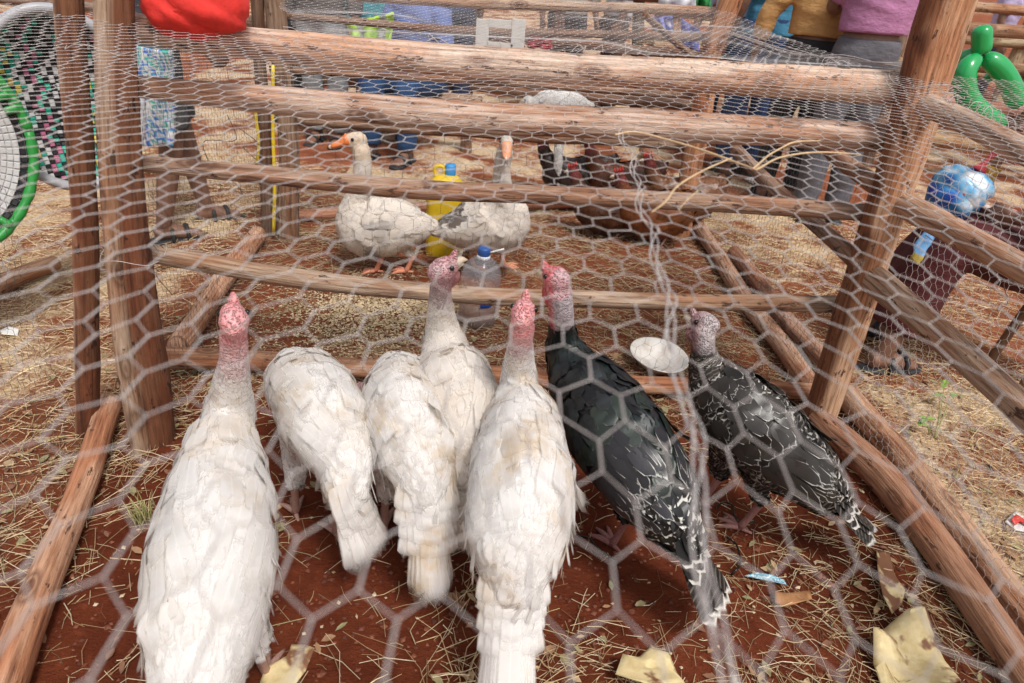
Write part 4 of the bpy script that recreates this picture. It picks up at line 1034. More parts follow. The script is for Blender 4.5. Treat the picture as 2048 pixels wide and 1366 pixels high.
ysk = YL + .10; c = UY(412, 26, ysk); q = plain('red_cloth', (.74, .036, .026), .8, .16, 45, .5)
sk_ = empty('sack', c, 'bright red cloth sack lying over the top rail beside the left posts', 'sack')
def pz(V):
    V = V.copy(); V[:, 2] = np.where(V[:, 2] < 0, V[:, 2] * .75, V[:, 2] * (1.0 + .25 * (V[:, 0] < 0))); V[:, 0] += .12 * V[:, 2]; return V
blob('bag', c + Vector((-.012, -.02, .02)), .118, .13, .112, q, sk_, 3, .10, pinch=pz)
gg = G(); t0 = c + Vector((-.11, -.02, .10)); gg.add(*tube([t0, t0 + Vector((-.03, .01, .04)), t0 + Vector((-.06, .02, .10))], [.05, .022, .04], 14, 12)); gg.obj('tied_neck', q, sk_)

# green modelling balloon
yb_ = YR + .42; q = NT('green_balloon'); q.base((.012, .34, .085)); q.set(Roughness=.16, Specular_IOR_Level=.6, Transmission_Weight=.0, Coat_Weight=.3); gb_ = q.mat
bln = empty('balloon', UY(1963, 115, yb_), 'twisted green modelling balloon held up at the right edge', 'balloon')
def bseg(pts, r_, dy=None):
    P_ = [UY(x, y, yb_ + (d if dy else 0)) for (x, y), d in zip(pts, dy or [0] * len(pts))]
    n_ = len(P_); Q = cr([tuple(p) for p in P_], 22); t = np.linspace(0, 1, 22)
    rr = r_ * np.minimum(1, np.sqrt(np.maximum(0, 1 - np.abs(2 * t - 1) ** 5)) * .97 + .03)
    gg = G(); gg.add(*loft(Q, rr, n=18)); gg.obj('balloon_segment', gb_, bln)
bseg([(1964, 50), (1963, 110)], .030)
bseg([(1960, 111), (1932, 140), (1932, 185), (1962, 225), (2010, 250)], .034, [-.02, -.05, -.05, -.04, -.02])
bseg([(1968, 111), (2002, 140), (2024, 178), (2034, 218)], .033)
bseg([(1958, 110), (1925, 122), (1900, 145)], .030, [0, .05, .08])
bseg([(1915, 150), (1895, 156), (1870, 166)], .026, [.08, .08, .08])
bseg([(1978, 146), (1986, 158)], .020, [.05, .05])

# litter on the ground
def scrap(name, label, cat, outline, z, mat, seed, curl=.015, th=.0022, group=None):
    P_ = [U(x, y, z) for x, y in outline]; c = sum(P_, Vector()) / len(P_); n_ = len(P_)
    root = None; gg = []
    rings = 5; V = [c + Vector((0, 0, curl * .2))]
    for k in range(1, rings + 1):
        f = k / rings
        for i, p in enumerate(P_):
            q_ = c.lerp(p, f); V.append(Vector((q_.x, q_.y, 0)) + Vector((0, 0, z + float(vn(q_.x * 14 + seed, q_.y * 14, seed)) * curl + (f ** 3) * curl * .6 * math.sin(i * 1.9 + seed))))
    N_ = len(V); F = []
    for i in range(n_): F.append((0, 1 + i, 1 + (i + 1) % n_))
    for k in range(rings - 1):
        for i in range(n_):
            a_ = 1 + k * n_ + i; b_ = 1 + k * n_ + (i + 1) % n_; F.append((a_, a_ + n_, b_ + n_, b_))
    Fb = [tuple(N_ + i for i in f[::-1]) for f in F]; e = 1 + (rings - 1) * n_
    Fs = [(e + i, N_ + e + i, N_ + e + (i + 1) % n_, e + (i + 1) % n_) for i in range(n_)]
    V2 = V + [v - Vector((0, 0, th)) for v in V]
    o = obj(name, mesh(name, V2, F + Fb + Fs), mat); return tag(o, label, cat, group)
q = NT('dry_husk'); pos = q.n('ShaderNodeTexCoord').outputs['Object']
f1_ = q.noise(pos, 9, 4); f2_ = q.noise(pos, 40, 5)
cc_ = q.ramp(f2_, [(.3, (.58, .43, .20)), (.7, (.76, .63, .36))])
cc_ = q.mix(q.ramp(f1_, [(.51, (0, 0, 0)), (.57, (1, 1, 1))]), cc_, (.20, .085, .04)); q.base(cc_); q.bump(f2_, .4, .004); husk = q.set(Roughness=.7)
hg = 'yellowed dry leaf pieces on the soil'
scrap('dry_leaf', 'large yellow dry leaf piece with brown blotch, bottom right', 'dry leaf', [(1728, 1288), (1755, 1284), (1760, 1262), (1800, 1245), (1838, 1232), (1870, 1290), (1884, 1330), (1896, 1400), (1770, 1420), (1745, 1330)], .018, husk, 1, .055, group=hg)
scrap('dry_leaf', 'narrow yellow dry leaf piece under the barred tail of the grey turkey', 'dry leaf', [(1749, 1110), (1778, 1098), (1790, 1150), (1804, 1190), (1800, 1215), (1784, 1228), (1760, 1200), (1752, 1160)], .015, husk, 2, .02, group=hg)
scrap('dry_leaf', 'ochre dry leaf piece at the foot of the largest white turkey', 'dry leaf', [(520, 1366), (532, 1348), (575, 1320), (583, 1286), (612, 1296), (631, 1312), (612, 1345), (585, 1380), (540, 1400)], .018, husk, 5, .02, group=hg)
scrap('dry_leaf', 'pale crumpled dry leaf piece at the bottom edge right of the long white tail', 'dry leaf', [(1226, 1368), (1240, 1330), (1275, 1320), (1296, 1312), (1330, 1330), (1352, 1352), (1365, 1380), (1290, 1400)], .02, husk, 7, .04, group=hg)
scrap('dry_leaf', 'brown dry leaf piece beside the tail of the black turkey', 'dry leaf', [(1545, 1195), (1580, 1182), (1618, 1186), (1620, 1205), (1570, 1214), (1548, 1212)], .02, plain('brown_leaf', (.36, .17, .07), .7, .3), 9, .02, group=hg)
q = NT('printed_wrapper'); pos = q.n('ShaderNodeTexCoord').outputs['Object']
q.base(q.ramp(q.noise(pos, 75, 2), [(.44, (.10, .42, .55)), (.5, (.75, .80, .80)), (.58, (.08, .30, .42))])); wrap = q.set(Roughness=.35)
scrap('wrapper', 'small light blue printed wrapper behind the black turkey tail', 'wrapper', [(1487, 1151), (1512, 1149), (1540, 1156), (1568, 1160), (1572, 1172), (1545, 1170), (1520, 1160)], .02, wrap, 11, .012, .001)
scrap('paper_scrap', 'crumpled white paper scrap in the straw at the left edge', 'paper', [(0, 664), (20, 660), (40, 662), (36, 672), (8, 676)], .01, plain('white_paper', (.75, .73, .70), .8, .06), 12, .012, .001)
scrap('paper_scrap', 'white paper scrap on the bare ground beyond the dry twig', 'paper', [(1486, 361), (1505, 360), (1528, 366), (1518, 376), (1494, 370)], .01, plain('white_paper2', (.75, .73, .72), .8, .06), 13, .02, .001)
scrap('carton', 'flattened red and white carton in the straw at the right edge', 'carton', [(2008, 1045), (2030, 1023), (2060, 1040), (2058, 1068), (2030, 1062)], .012, plain('carton_white', (.72, .68, .66), .6, .05), 14, .006, .002)
scrap('carton_print', 'red stripe printed on the flattened carton at the right edge', 'print', [(2020, 1040), (2032, 1029), (2062, 1046), (2058, 1056), (2040, 1044), (2030, 1050)], .0215, plain('carton_red', (.60, .05, .04), .6, .05), 14, .004, .001)
cdg = empty('cord', U(1470, 1060), 'black cord loops lying by the foot of the black turkey', 'cord')
for pts in ([(1430, 1018), (1448, 1003), (1462, 1008), (1474, 1040), (1482, 1050), (1510, 1044)], [(1452, 1072), (1474, 1092), (1480, 1118), (1470, 1142), (1462, 1150)], [(1150, 1070), (1180, 1078), (1200, 1100), (1226, 1118), (1236, 1130)]):
    gg = G(); gg.add(*tube([U(x, y, .012 + .012 * (i % 2)) for i, (x, y) in enumerate(pts)], .0032, 6)); gg.obj('strand', M['eye'], cdg)
# dry twig lying on the wire lid
tw = empty('dry_twig', netpt(1510, 345), 'forked dry straw coloured twig lying on the wire lid', 'twig')
gg = G()
for pts, ra in (([(1230, 275), (1265, 269), (1330, 284), (1400, 305), (1455, 325), (1512, 346)], .0022), ([(1505, 343), (1555, 305), (1600, 288), (1640, 287)], .0019), ([(1512, 345), (1570, 318), (1640, 310), (1720, 314)], .0019),
                ([(1462, 322), (1410, 345), (1355, 378), (1325, 415), (1302, 432)], .0016), ([(1395, 388), (1372, 408), (1355, 428)], .001)):
    gg.add(*tube([netpt(x, y, .004) for x, y in pts], [ra * .75] + [ra * .7] * (len(pts) - 2) + [ra * .35], 6), (.60, .42, .24))
gg.obj('stem', M['straw'], tw)
# green weed and twiggy weeds
def weed(label, base, tips, leafy, seed):
    g = random.Random(seed); b_ = U(*base); w_ = empty('weed', b_, label, 'weed', 'weeds by the right-hand logs'); gs_ = G(); gl = []
    for (px, py, h) in tips:
        t = U(px, py, h); gs_.add(*tube([b_, b_.lerp(t, .5) + Vector((0, 0, .02)), t], [.0022, .0016, .001], 5, 8), (.24, .26, .09))
        gl.append(t)
    gs_.obj('stem', M['straw'], w_)
    for t in gl:
        for k in range(leafy):
            a = g.uniform(0, 6.28); L = g.uniform(.022, .034); d = Vector((math.cos(a), math.sin(a), g.uniform(-.1, .4))).normalized(); s_ = d.cross(Vector((0, 0, 1))).normalized()
            P_ = np.array([[tuple(t + d * L * v + s_ * (u_ * L * .36 * math.sin(math.pi * min(.97, v + .08))) + Vector((0, 0, abs(u_) * .004 - v * v * .006))) for u_ in (-1, -.5, 0, .5, 1)] for v in (0, .25, .5, .75, 1.0)])
            solid_sheet('leaf', P_, 5, 5, .0008, M['leaf'], w_)
M['leaf'] = plain('green_leaf', (.22, .34, .07), .5, .25, 60)
weed('small green weed beside the outer right log', (1868, 880), [(1888, 768, .10), (1900, 790, .08), (1880, 790, .06)], 3, 1)
weed('low green weed lying left of the outer right log', (1858, 870), [(1838, 846, .05), (1852, 838, .07)], 3, 2)
# yellow plastic strap on the goose pen
ys = empty('strap', UY(545, 340, YBL - .06), 'yellow plastic strap hanging down the back left post of the geese pen', 'strap')
gg = G(); gg.add(*tube([UY(546, 130, YBL - .06), UY(546, 260, YBL - .06), UY(549, 380, YBL - .07), UY(547, 470, YBL - .08)], .009, 6, 16), (.72, .52, .03, 1))
gg.add(*tube([UY(510, 215, YBL - .05), UY(517, 300, YBL - .05), UY(513, 330, YBL - .05)], .008, 6, 10), (.72, .52, .03, 1)); gg.obj('band', M['gloss'], ys)

# ------------------------------------------------------------------ woven plastic baskets at the left
def woven(pat, n, m_, pos, nor, parent, name='weave', fill=.95):
    """every strip visible in the weave is its own raised pillow"""
    V = []; F = []; C = []
    for i in range(n):
        for j in range(m_):
            c = pat(i, j)
            if c is None: continue
            k = len(V); u0_, u1_ = (i + .5 - fill / 2) / n, (i + .5 + fill / 2) / n; v0_, v1_ = (j + .5 - fill / 2) / m_, (j + .5 + fill / 2) / m_
            lift = .0045 if (i + j) % 2 else .003
            for (u_, v_, h) in ((u0_, v0_, 0), (u1_, v0_, 0), (u1_, v1_, 0), (u0_, v1_, 0), ((u0_ * .85 + u1_ * .15), (v0_ * .85 + v1_ * .15), lift), ((u0_ * .15 + u1_ * .85), (v0_ * .85 + v1_ * .15), lift), ((u0_ * .15 + u1_ * .85), (v0_ * .15 + v1_ * .85), lift), ((u0_ * .85 + u1_ * .15), (v0_ * .15 + v1_ * .85), lift)):
                V.append(pos(u_, v_) + nor(u_, v_) * h)
            F += [(k, k+1, k+5, k+4), (k+1, k+2, k+6, k+5), (k+2, k+3, k+7, k+6), (k+3, k, k+4, k+7), (k+4, k+5, k+6, k+7)]; C += [(*c, 1)] * 8
    me = mesh(name, [tuple(v) for v in V], F, False); attr(me, 'fc', C); return tag(obj(name, me, M['gloss'], parent), kind='stuff')
K_, W_, G_, Y_, P_k = (.012, .011, .013), (.52, .51, .50), (.02, .34, .24), (.62, .46, .06), (.40, .12, .20)
ybk = UY(0, 0, 2.5).y
# basket one: an open bowl seen into, silver rim
bc = UY(132, 203, 2.42); bk1 = empty('basket', bc, 'woven plastic basket with silver rim in black, white, green and yellow', 'basket', 'woven baskets for sale')
fdir = (CPOS + Vector((.5, 0, -.2)) - bc).normalized(); ex = fdir.cross(Vector((0, 0, 1))).normalized(); ez = ex.cross(fdir); ex = -ex
rx_, rz_ = .235, .295
def b1pos(u_, v_):           # u around, v from centre of the bottom to the rim
    a = 2 * math.pi * u_; r_ = .25 + .75 * v_
    return bc + ex * (rx_ * r_ * math.cos(a)) + ez * (rz_ * r_ * math.sin(a)) - fdir * (.13 * (1 - v_ ** 2.2))
def b1nor(u_, v_):
    a = 2 * math.pi * u_; return (fdir * 1.0 - ex * (.5 * v_ * math.cos(a)) - ez * (.5 * v_ * math.sin(a))).normalized()
def b1sq(u_, v_):
    x, y = 2 * u_ - 1, 2 * v_ - 1; r_ = min(1.0, math.hypot(x, y)); k_ = r_ / max(1e-6, math.hypot(x, y))
    return bc + ex * (rx_ * x * k_) + ez * (rz_ * y * k_) - fdir * (.13 * (1 - (max(0, (r_ - .25) / .75)) ** 2.2))
def b1sn(u_, v_): return (fdir - ex * (.4 * (2 * u_ - 1)) - ez * (.4 * (2 * v_ - 1))).normalized()
tab = [K_, W_, K_, W_, G_, G_, Y_, G_, W_, K_, P_k, G_]
def pat1(i, j):
    if math.hypot((i + .5) / 13 - 1, (j + .5) / 22 - 1) > .99: return None
    if (i + 2 * j) % 5 == 0: return K_
    return tab[(i + (0, 1, 2, 1)[(j // 2) % 4]) % 12]
woven(pat1, 26, 44, b1sq, b1sn, bk1, fill=.94)
gg = G(); n_ = 48
Vb = []; Fb = []
for jj in range(9):
    for ii_ in range(n_): Vb.append(b1pos(ii_ / n_, jj / 8) - fdir * .004)
for jj in range(8):
    for ii_ in range(n_): Fb.append((jj*n_+ii_, jj*n_+(ii_+1) % n_, (jj+1)*n_+(ii_+1) % n_, (jj+1)*n_+ii_))
kb = len(Vb); Vb += [v - fdir * .004 for v in Vb]; Fb += [tuple(i + kb for i in f[::-1]) for f in Fb]
Fb += [tuple(range(n_))[::-1], tuple(kb + i for i in range(n_))]
gg.V = Vb; gg.F = Fb; gg.obj('backing', plain('black_strap', (.02, .02, .02), .5, .1), bk1)
gg = G(); gg.add(*loft([b1pos(t, 1.0) for t in np.linspace(0, 1, 65)], np.full(65, .017), n=10)); gg.obj('rim', plain('silver_tape', (.36, .36, .38), .4, .12, 30), bk1)
# basket two: round tray with green wrapped rim, nearer
bc2 = UY(-205, 300, 1.95); bk2 = empty('basket', bc2, 'round white woven tray with green wrapped rim and blue bands', 'basket', 'woven baskets for sale')
fd2 = (CPOS + Vector((.9, .3, -.3)) - bc2).normalized(); ex2 = Vector((0, 0, 1)).cross(fd2).normalized(); ez2 = fd2.cross(ex2)
R2 = .36
def b2pos(u_, v_):
    a = 2 * math.pi * u_; r_ = .2 + .8 * v_; return bc2 + ex2 * (R2 * r_ * math.cos(a)) + ez2 * (R2 * r_ * math.sin(a)) - fd2 * (.05 * (1 - v_ ** 3))
def b2nor(u_, v_): return fd2
def pat2(i, j):
    if j >= 15: return K_
    if j in (8, 10): return (.10, .36, .56) if (i // 3 + j) % 3 else W_
    if j == 9: return ((.04, .10, .30), (.36, .10, .10), (.03, .30, .26), W_)[(i // 2) % 4]
    if j == 5 and i % 5 == 0: return (.55, .50, .25)
    return W_
woven(pat2, 84, 17, b2pos, b2nor, bk2)
Vb = []; Fb = []
for jj in range(7):
    for ii_ in range(n_): Vb.append(b2pos(ii_ / n_, jj / 6) - fd2 * .004)
for jj in range(6):
    for ii_ in range(n_): Fb.append((jj*n_+ii_, jj*n_+(ii_+1) % n_, (jj+1)*n_+(ii_+1) % n_, (jj+1)*n_+ii_))
kb = len(Vb); Vb += [v - fd2 * .004 for v in Vb]; Fb += [tuple(i + kb for i in f[::-1]) for f in Fb]; Fb += [tuple(range(n_))[::-1], tuple(kb + i for i in range(n_))]
gg = G(); gg.V = Vb; gg.F = Fb; gg.obj('backing', plain('pale_strap', (.45, .44, .43), .5, .1), bk2)
gg = G(); th = np.linspace(0, 1, 97)
gg.add(*loft([b2pos(t, 1.0) for t in th], .016 + .0022 * np.sin(th * 2 * math.pi * 30), n=10)); gg.obj('rim', plain('green_tape', (.025, .26, .045), .4, .15, 30), bk2)
for k in (4.2, 5.35, 6.5, .35):
    gg = G(); p_ = b2pos((k % 6.283) / 6.283, .98); p2 = b2pos((k % 6.283) / 6.283, .86); gg.add(*tube([p_ + fd2 * .012, p2 + fd2 * .014], [.016, .012], 8, 5)); gg.obj('rim_tie', bpy.data.materials['green_tape'], bk2)

# ------------------------------------------------------------------ people
def ell_loft(g, rows, side, n=18):
    Q = cr(rows, max(8, 5 * len(rows))); g.add(*loft(Q[:, :3], Q[:, 3], Q[:, 4], n=n, side=np.array(side)))
def limb(g, a, b, c, r0_, r1, r2, n=12):
    g.add(*tube([a, a.lerp(b, .5), b, b.lerp(c, .5), c], [r0_, (r0_ + r1) / 2 * 1.04, r1, (r1 + r2) / 2 * 1.08, r2], n, 21))
def cloth_tex(name, c, folds=.5, scale=16):
    q = NT(name); pos = q.n('ShaderNodeTexCoord').outputs['Object']
    f = q.noise(q.mapping(pos, (1, 1, 2.2)), scale, 4); q.base(q.ramp(f, [(.3, tuple(v * .86 for v in c)), (.7, tuple(min(1, v * 1.1) for v in c))]))
    f9 = q.noise(q.mapping(pos, (1, 1, 3.0)), scale * 2.6, 3); q.bump(q.math('ADD', f, q.math('MULTIPLY', f9, .25)), folds, .02); return q.set(Roughness=.85)
def person(label, loc, yaw, h=1.72, J=None, top=None, sleeve=.55, bottom=None, legs=1.0, shoes=(.02, .02, .02), hair=True, group=None, wide=1.0, skirt=False, top_len=-.02):
    """joints in metres for a 1.72 m figure, x right, y forward"""
    k = h / 1.72; root = empty('person', (loc[0], loc[1], 0), label, 'person', group)
    Mx = Matrix.Translation(Vector((loc[0], loc[1], loc[2] if len(loc) > 2 else 0))) @ Matrix.Rotation(yaw, 4, 'Z') @ Matrix.Scale(k, 4)
    D = dict(pelvis=(0, 0, .95), waist=(0, .005, 1.08), chest=(0, .01, 1.27), neck=(0, -.01, 1.47), head=(0, .03, 1.60),
             hipL=(-.09, 0, .92), kneeL=(-.10, .02, .50), ankL=(-.10, -.01, .08), hipR=(.09, 0, .92), kneeR=(.10, .02, .50), ankR=(.10, -.01, .08),
             shL=(-.18, -.01, 1.40), elL=(-.25, -.03, 1.13), wrL=(-.27, .05, .89), shR=(.18, -.01, 1.40), elR=(.25, -.03, 1.13), wrR=(.27, .05, .89), face=(0, 1, 0))
    D.update(J or {}); D = {q: Vector(v) for q, v in D.items()}
    up = (D['neck'] - D['pelvis']).normalized()
    sx = (D['hipR'] - D['hipL']).normalized(); w_ = wide
    def torso(g, a, top_z=1.0, low=None):
        rows = [(*(D['pelvis'] - up * .09), .145 * w_ + a, .10 * w_ + a), (*D['pelvis'], .170 * w_ + a, .118 * w_ + a), (*D['waist'], .148 * w_ + a, .105 * w_ + a), (*D['chest'], .172 * w_ + a, .122 * w_ + a), (*D['chest'].lerp(D['neck'], .55), .170 * w_ + a, .10 * w_ + a), (*D['chest'].lerp(D['neck'], .92), .085 * w_ + a, .07 * w_ + a)]
        if low is not None: rows = [(*(D['pelvis'] + up * low), .168 * w_ + a, .118 * w_ + a)] + [r_ for r_ in rows if (Vector(r_[:3]) - D['pelvis']).dot(up) > low + .03]
        ell_loft(g, rows, sx, 20)
    def place(g):
        g.V = [tuple(Mx @ Vector(v)) for v in g.V]; return g
    g = G(); torso(g, 0)
    for s_, x in (('L', -1), ('R', 1)):
        limb(g, D['hip' + s_], D['knee' + s_], D['ank' + s_], .085 * w_, .056 * w_, .036, 12)
        g.add(*tube([D['chest'].lerp(D['neck'], .4), D['sh' + s_]], [.07, .058], 10, 6))
        limb(g, D['sh' + s_], D['el' + s_], D['wr' + s_], .052, .040, .027, 10)
        # hand: palm, four unequal bent fingers and a thumb
        d = (D['wr' + s_] - D['el' + s_]).normalized(); inn = Vector((-x, 0, 0)); inn = (inn - d * inn.dot(d)).normalized(); fw = d.cross(inn).normalized()
        if fw.y < 0: fw = -fw
        p0 = D['wr' + s_]; p1 = p0 + d * .085
        for q in (-1.5, -.5, .5, 1.5): g.add(*tube([p0, p0.lerp(p1, .6) + fw * q * .016, p1 + fw * q * .02], [.022, .016, .013], 7, 6))
        for q, L in ((-1.5, .062), (-.5, .078), (.5, .082), (1.5, .072)):
            b_ = p1 + fw * q * .02; m1 = b_ + d * L * .5 + inn * .012; m2 = b_ + d * L * .85 + inn * .034
            g.add(*tube([b_, m1, m2], [.0115, .0105, .0085], 7, 7))
        t0 = p0 + d * .03 + fw * .028; g.add(*tube([t0, t0 + d * .03 + fw * .022 + inn * .012, t0 + d * .062 + fw * .022 + inn * .024], [.014, .012, .009], 7, 7))
        # foot
        fwd_ = Vector((0, 1, 0)); an = D['ank' + s_]; kn = D['knee' + s_]; fd_ = Vector((kn.x - an.x, kn.y - an.y, 0)); fd_ = fwd_ if fd_.length < .12 else fd_.normalized()
        ell_loft(g, [(*(an - fd_ * .05 - Vector((0, 0, .035))), .032, .032), (*(an + fd_ * .02 - Vector((0, 0, .03))), .036, .042), (*(an + fd_ * .11 - Vector((0, 0, .05))), .044, .026), (*(an + fd_ * .17 - Vector((0, 0, .06))), .036, .016)], fd_.cross(Vector((0, 0, 1))), 12)
    hc = D['head']; fc_ = D['face'].normalized(); hx = fc_.cross(Vector((0, 0, 1))).normalized(); hz = hx.cross(fc_)
    MH = Matrix((hx, fc_, hz)).transposed()
    g.add(*tube([D['neck'] - up * .05, hc - hz * .04], [.062, .056], 12, 6))
    g.add(*ball(hc, .074, .094, .112, 18, 14, MH)); g.add(*ball(hc - hz * .055 + fc_ * .028, .052, .060, .055, 12, 9, MH))
    g.add(*tube([hc + fc_ * .088 + hz * .018, hc + fc_ * .106 - hz * .02], [.009, .017], 8, 5))
    for x in (-1, 1): g.add(*ball(hc + hx * x * .076 - fc_ * .008, .012, .020, .030, 8, 7, MH))
    g.add(*tube([hc + fc_ * .084 - hz * .052 - hx * .022, hc + fc_ * .093 - hz * .052, hc + fc_ * .084 - hz * .052 + hx * .022], .008, 6, 6))
    b_ = remesh(place(g), .0085 * k, 2); obj('body', b_, M['skin'], root)
    W4 = lambda v: Mx @ v
    for x in (-1, 1):
        ge = G(); ge.add(*ball(W4(hc + fc_ * .082 + hx * x * .031 + hz * .012), .011, n=8, m=6)); ge.obj('eye', M['eye'], root)
    if hair:
        gh = G(); gh.add(*ball(hc + hz * .018 - fc_ * .012, .082, .098, .108, 18, 12, MH)); cut = hc + hz * .0
        V_ = [Vector(v) for v in gh.V]; gh.V = [v if ((v - hc).dot(hz) > -.03 and (v - hc).dot(fc_) < .06) or (v - hc).dot(hz) > .062 else hc + (v - hc) * .72 for v in V_]
        place(gh).obj('hair', plain('short_hair', (.008, .007, .007), .9, .2, 200, .6), root)
    if bottom is not None and not skirt:
        g = G(); ell_loft(g, [(*(D['pelvis'] - up * .10), .15 * w_, .112 * w_), (*D['pelvis'], .184 * w_, .132 * w_), (*(D['pelvis'] + up * .09), .166 * w_, .122 * w_)], sx, 20)
        for s_ in 'LR':
            e_ = D['ank' + s_] + Vector((0, 0, .02)) if legs >= 1 else D['knee' + s_].lerp(D['hip' + s_], max(0, .5 - legs) * 2)
            kn = D['knee' + s_] if legs >= 1 else D['hip' + s_].lerp(e_, .6)
            limb(g, D['hip' + s_], kn, e_, .106 * w_, (.080 if legs >= 1 else .094) * w_, .068 if legs >= 1 else .088, 12)
        b_ = remesh(place(g), .011 * k, 3); V = verts_of(b_); V[:, 0] += .012 * (vn(V[:, 2] * 16, V[:, 1] * 9, 5) - .5); V[:, 1] += .014 * (vn(V[:, 2] * 14, V[:, 0] * 9, 6) - .5); b_.vertices.foreach_set('co', V.ravel())
        obj('trousers' if legs >= 1 else 'shorts', b_, cloth_tex('trouser_cloth', bottom), root)
    if skirt:
        g = G(); mk = D['kneeL'].lerp(D['kneeR'], .5); ma = D['ankL'].lerp(D['ankR'], .5)
        ell_loft(g, [(*D['pelvis'], .19, .15), (*D['pelvis'].lerp(mk, .5), .21, .125), (*mk, .215, .105), (*(mk.lerp(ma, .35) + (mk - D['pelvis']).normalized() * .03), .215, .12), (*mk.lerp(ma, .80), .23, .13)], sx, 26)
        b_ = remesh(place(g), .013 * k, 3); V = verts_of(b_); V[:, 0] += .02 * (vn(V[:, 2] * 9, V[:, 1] * 11, 5) - .5); b_.vertices.foreach_set('co', V.ravel()); obj('skirt', b_, cloth_tex('skirt_cloth', bottom), root)
    if top is not None:
        g = G(); torso(g, .022, low=top_len)
        for s_ in 'LR':
            sh, el, wr = D['sh' + s_], D['el' + s_], D['wr' + s_]; g.add(*tube([D['chest'].lerp(D['neck'], .4), sh], [.09, .078], 12, 6))
            if sleeve <= .5: e_ = sh.lerp(el, sleeve * 2); g.add(*tube([sh, sh.lerp(e_, .5), e_], [.076, .072, .070], 12, 9))
            else: e_ = el.lerp(wr, (sleeve - .5) * 2); limb(g, sh, el, e_, .076, .062, .054, 12)
        b_ = remesh(place(g), .011 * k, 3); V = verts_of(b_); f = vn(V[:, 2] * 22 + V[:, 0] * 6, V[:, 0] * 5 + V[:, 1] * 5, 7) - .5
        V[:, 1] += .015 * f; V[:, 0] += .008 * f; b_.vertices.foreach_set('co', V.astype(np.float32).ravel()); obj('shirt', b_, cloth_tex('shirt_cloth', top), root)
    if shoes is not None:
        for s_ in 'LR':
            g = G(); an = D['ank' + s_]; kn = D['knee' + s_]; fd_ = Vector((kn.x - an.x, kn.y - an.y, 0)); fd_ = Vector((0, 1, 0)) if fd_.length < .12 else fd_.normalized()
            sd_ = fd_.cross(Vector((0, 0, 1))); b0 = an - Vector((0, 0, .075))
            ell_loft(g, [(*(b0 - fd_ * .085), .030, .014), (*(b0 - fd_ * .04), .042, .015), (*(b0 + fd_ * .08), .050, .014), (*(b0 + fd_ * .17), .046, .013), (*(b0 + fd_ * .20), .026, .011)], sd_, 14)
            for q in (.03, .10):
                c0 = b0 + fd_ * q; g.add(*tube([c0 - sd_ * .048, c0 - sd_ * .034 + Vector((0, 0, .055)), c0 + Vector((0, 0, .066)), c0 + sd_ * .034 + Vector((0, 0, .055)), c0 + sd_ * .048], .011, 6, 14))
            place(g).obj('sandal', plain('sandal', shoes, .6, .2), root)
    return root
bgp = 'people standing behind the pens'
# left man with patterned shopping bag
fm = U(368, 462, 0); 
person('person in dark shorts and sandals standing beyond the left posts', (fm.x, fm.y), R(-55), 1.70, dict(kneeL=(-.10, .08, .50), ankL=(-.10, .14, .08), kneeR=(.10, .0, .50), ankR=(.11, -.10, .08), elR=(.28, .05, 1.14), wrR=(.30, .16, .98)), top=(.05, .05, .06), sleeve=.3, bottom=(.060, .062, .066), legs=.45, group=bgp)
# yellow sweater
py_ = 4.75; p = UY(1634, 84, py_); person('person in mustard yellow sweater and black trousers, back turned', (p.x, p.y), R(-8), 1.72 * p.z / 1.02, dict(elL=(-.33, .0, 1.15), wrL=(-.35, .06, .92), elR=(.33, .0, 1.15), wrR=(.34, .06, .91)), top=(.56, .31, .115), sleeve=.80, bottom=(.022, .022, .026), group=bgp, top_len=.10)
py_ = 4.4; p = UY(1738, 88, py_); person('person in pink purple t-shirt and grey trousers, back turned', (p.x, p.y), R(6), 1.74 * p.z / 1.02, dict(elR=(.30, .05, 1.16), wrR=(.24, .25, 1.08), elL=(-.20, .12, 1.18), wrL=(-.06, .32, 1.14)), top=(.40, .165, .30), sleeve=.42, bottom=(.115, .112, .128), wide=1.0, group=bgp, top_len=.11)
py_ = 5.3; p = UY(1542, 40, py_); person('person in blue jeans half hidden left of the yellow sweater', (p.x, p.y), R(20), 1.72 * p.z / 1.02, None, top=(.05, .22, .36), sleeve=.4, bottom=(.02, .055, .16), group=bgp)
py_ = 5.6; p = UY(1482, 22, py_); person('person in pale blue shirt and jeans behind the back right post', (p.x, p.y), R(150), 1.72 * p.z / 1.02, None, top=(.50, .55, .66), sleeve=.8, bottom=(.03, .07, .16), group=bgp)
py_ = 8.5; p = UY(2008, 40, py_); person('person in lavender shirt far away at the top right', (p.x, p.y), R(-120), 1.70, None, top=(.52, .44, .66), sleeve=.4, bottom=(.02, .022, .04), group=bgp)
py_ = 5.2; p = UY(645, 40, py_); person('person in dark clothes standing behind the left part of the top rail', (p.x, p.y), R(170), 1.66, None, top=(.10, .085, .08), sleeve=.9, bottom=(.22, .23, .235), group=bgp)
for k_, (px_, yy_, yw_, tp_, bt_, lb_) in enumerate(((905, 6.0, 30, (.03, .05, .12), (.02, .03, .07), 'person in navy clothes standing in the crowd above the white board frame'), (1135, 6.9, 200, (.30, .27, .25), (.05, .045, .05), 'person in grey shirt standing in the crowd above the dark red cloth'), (1235, 7.2, 100, (.52, .50, .52), (.09, .05, .04), 'person in off-white shirt standing in the crowd at the top middle'), (585, 6.2, 60, (.16, .05, .05), (.03, .03, .035), 'person in dark maroon top standing behind the back left post'))):
    p = UY(px_, 40, yy_); person(lb_, (p.x, p.y), R(yw_), 1.68, None, top=tp_, sleeve=.7, bottom=bt_, group=bgp)
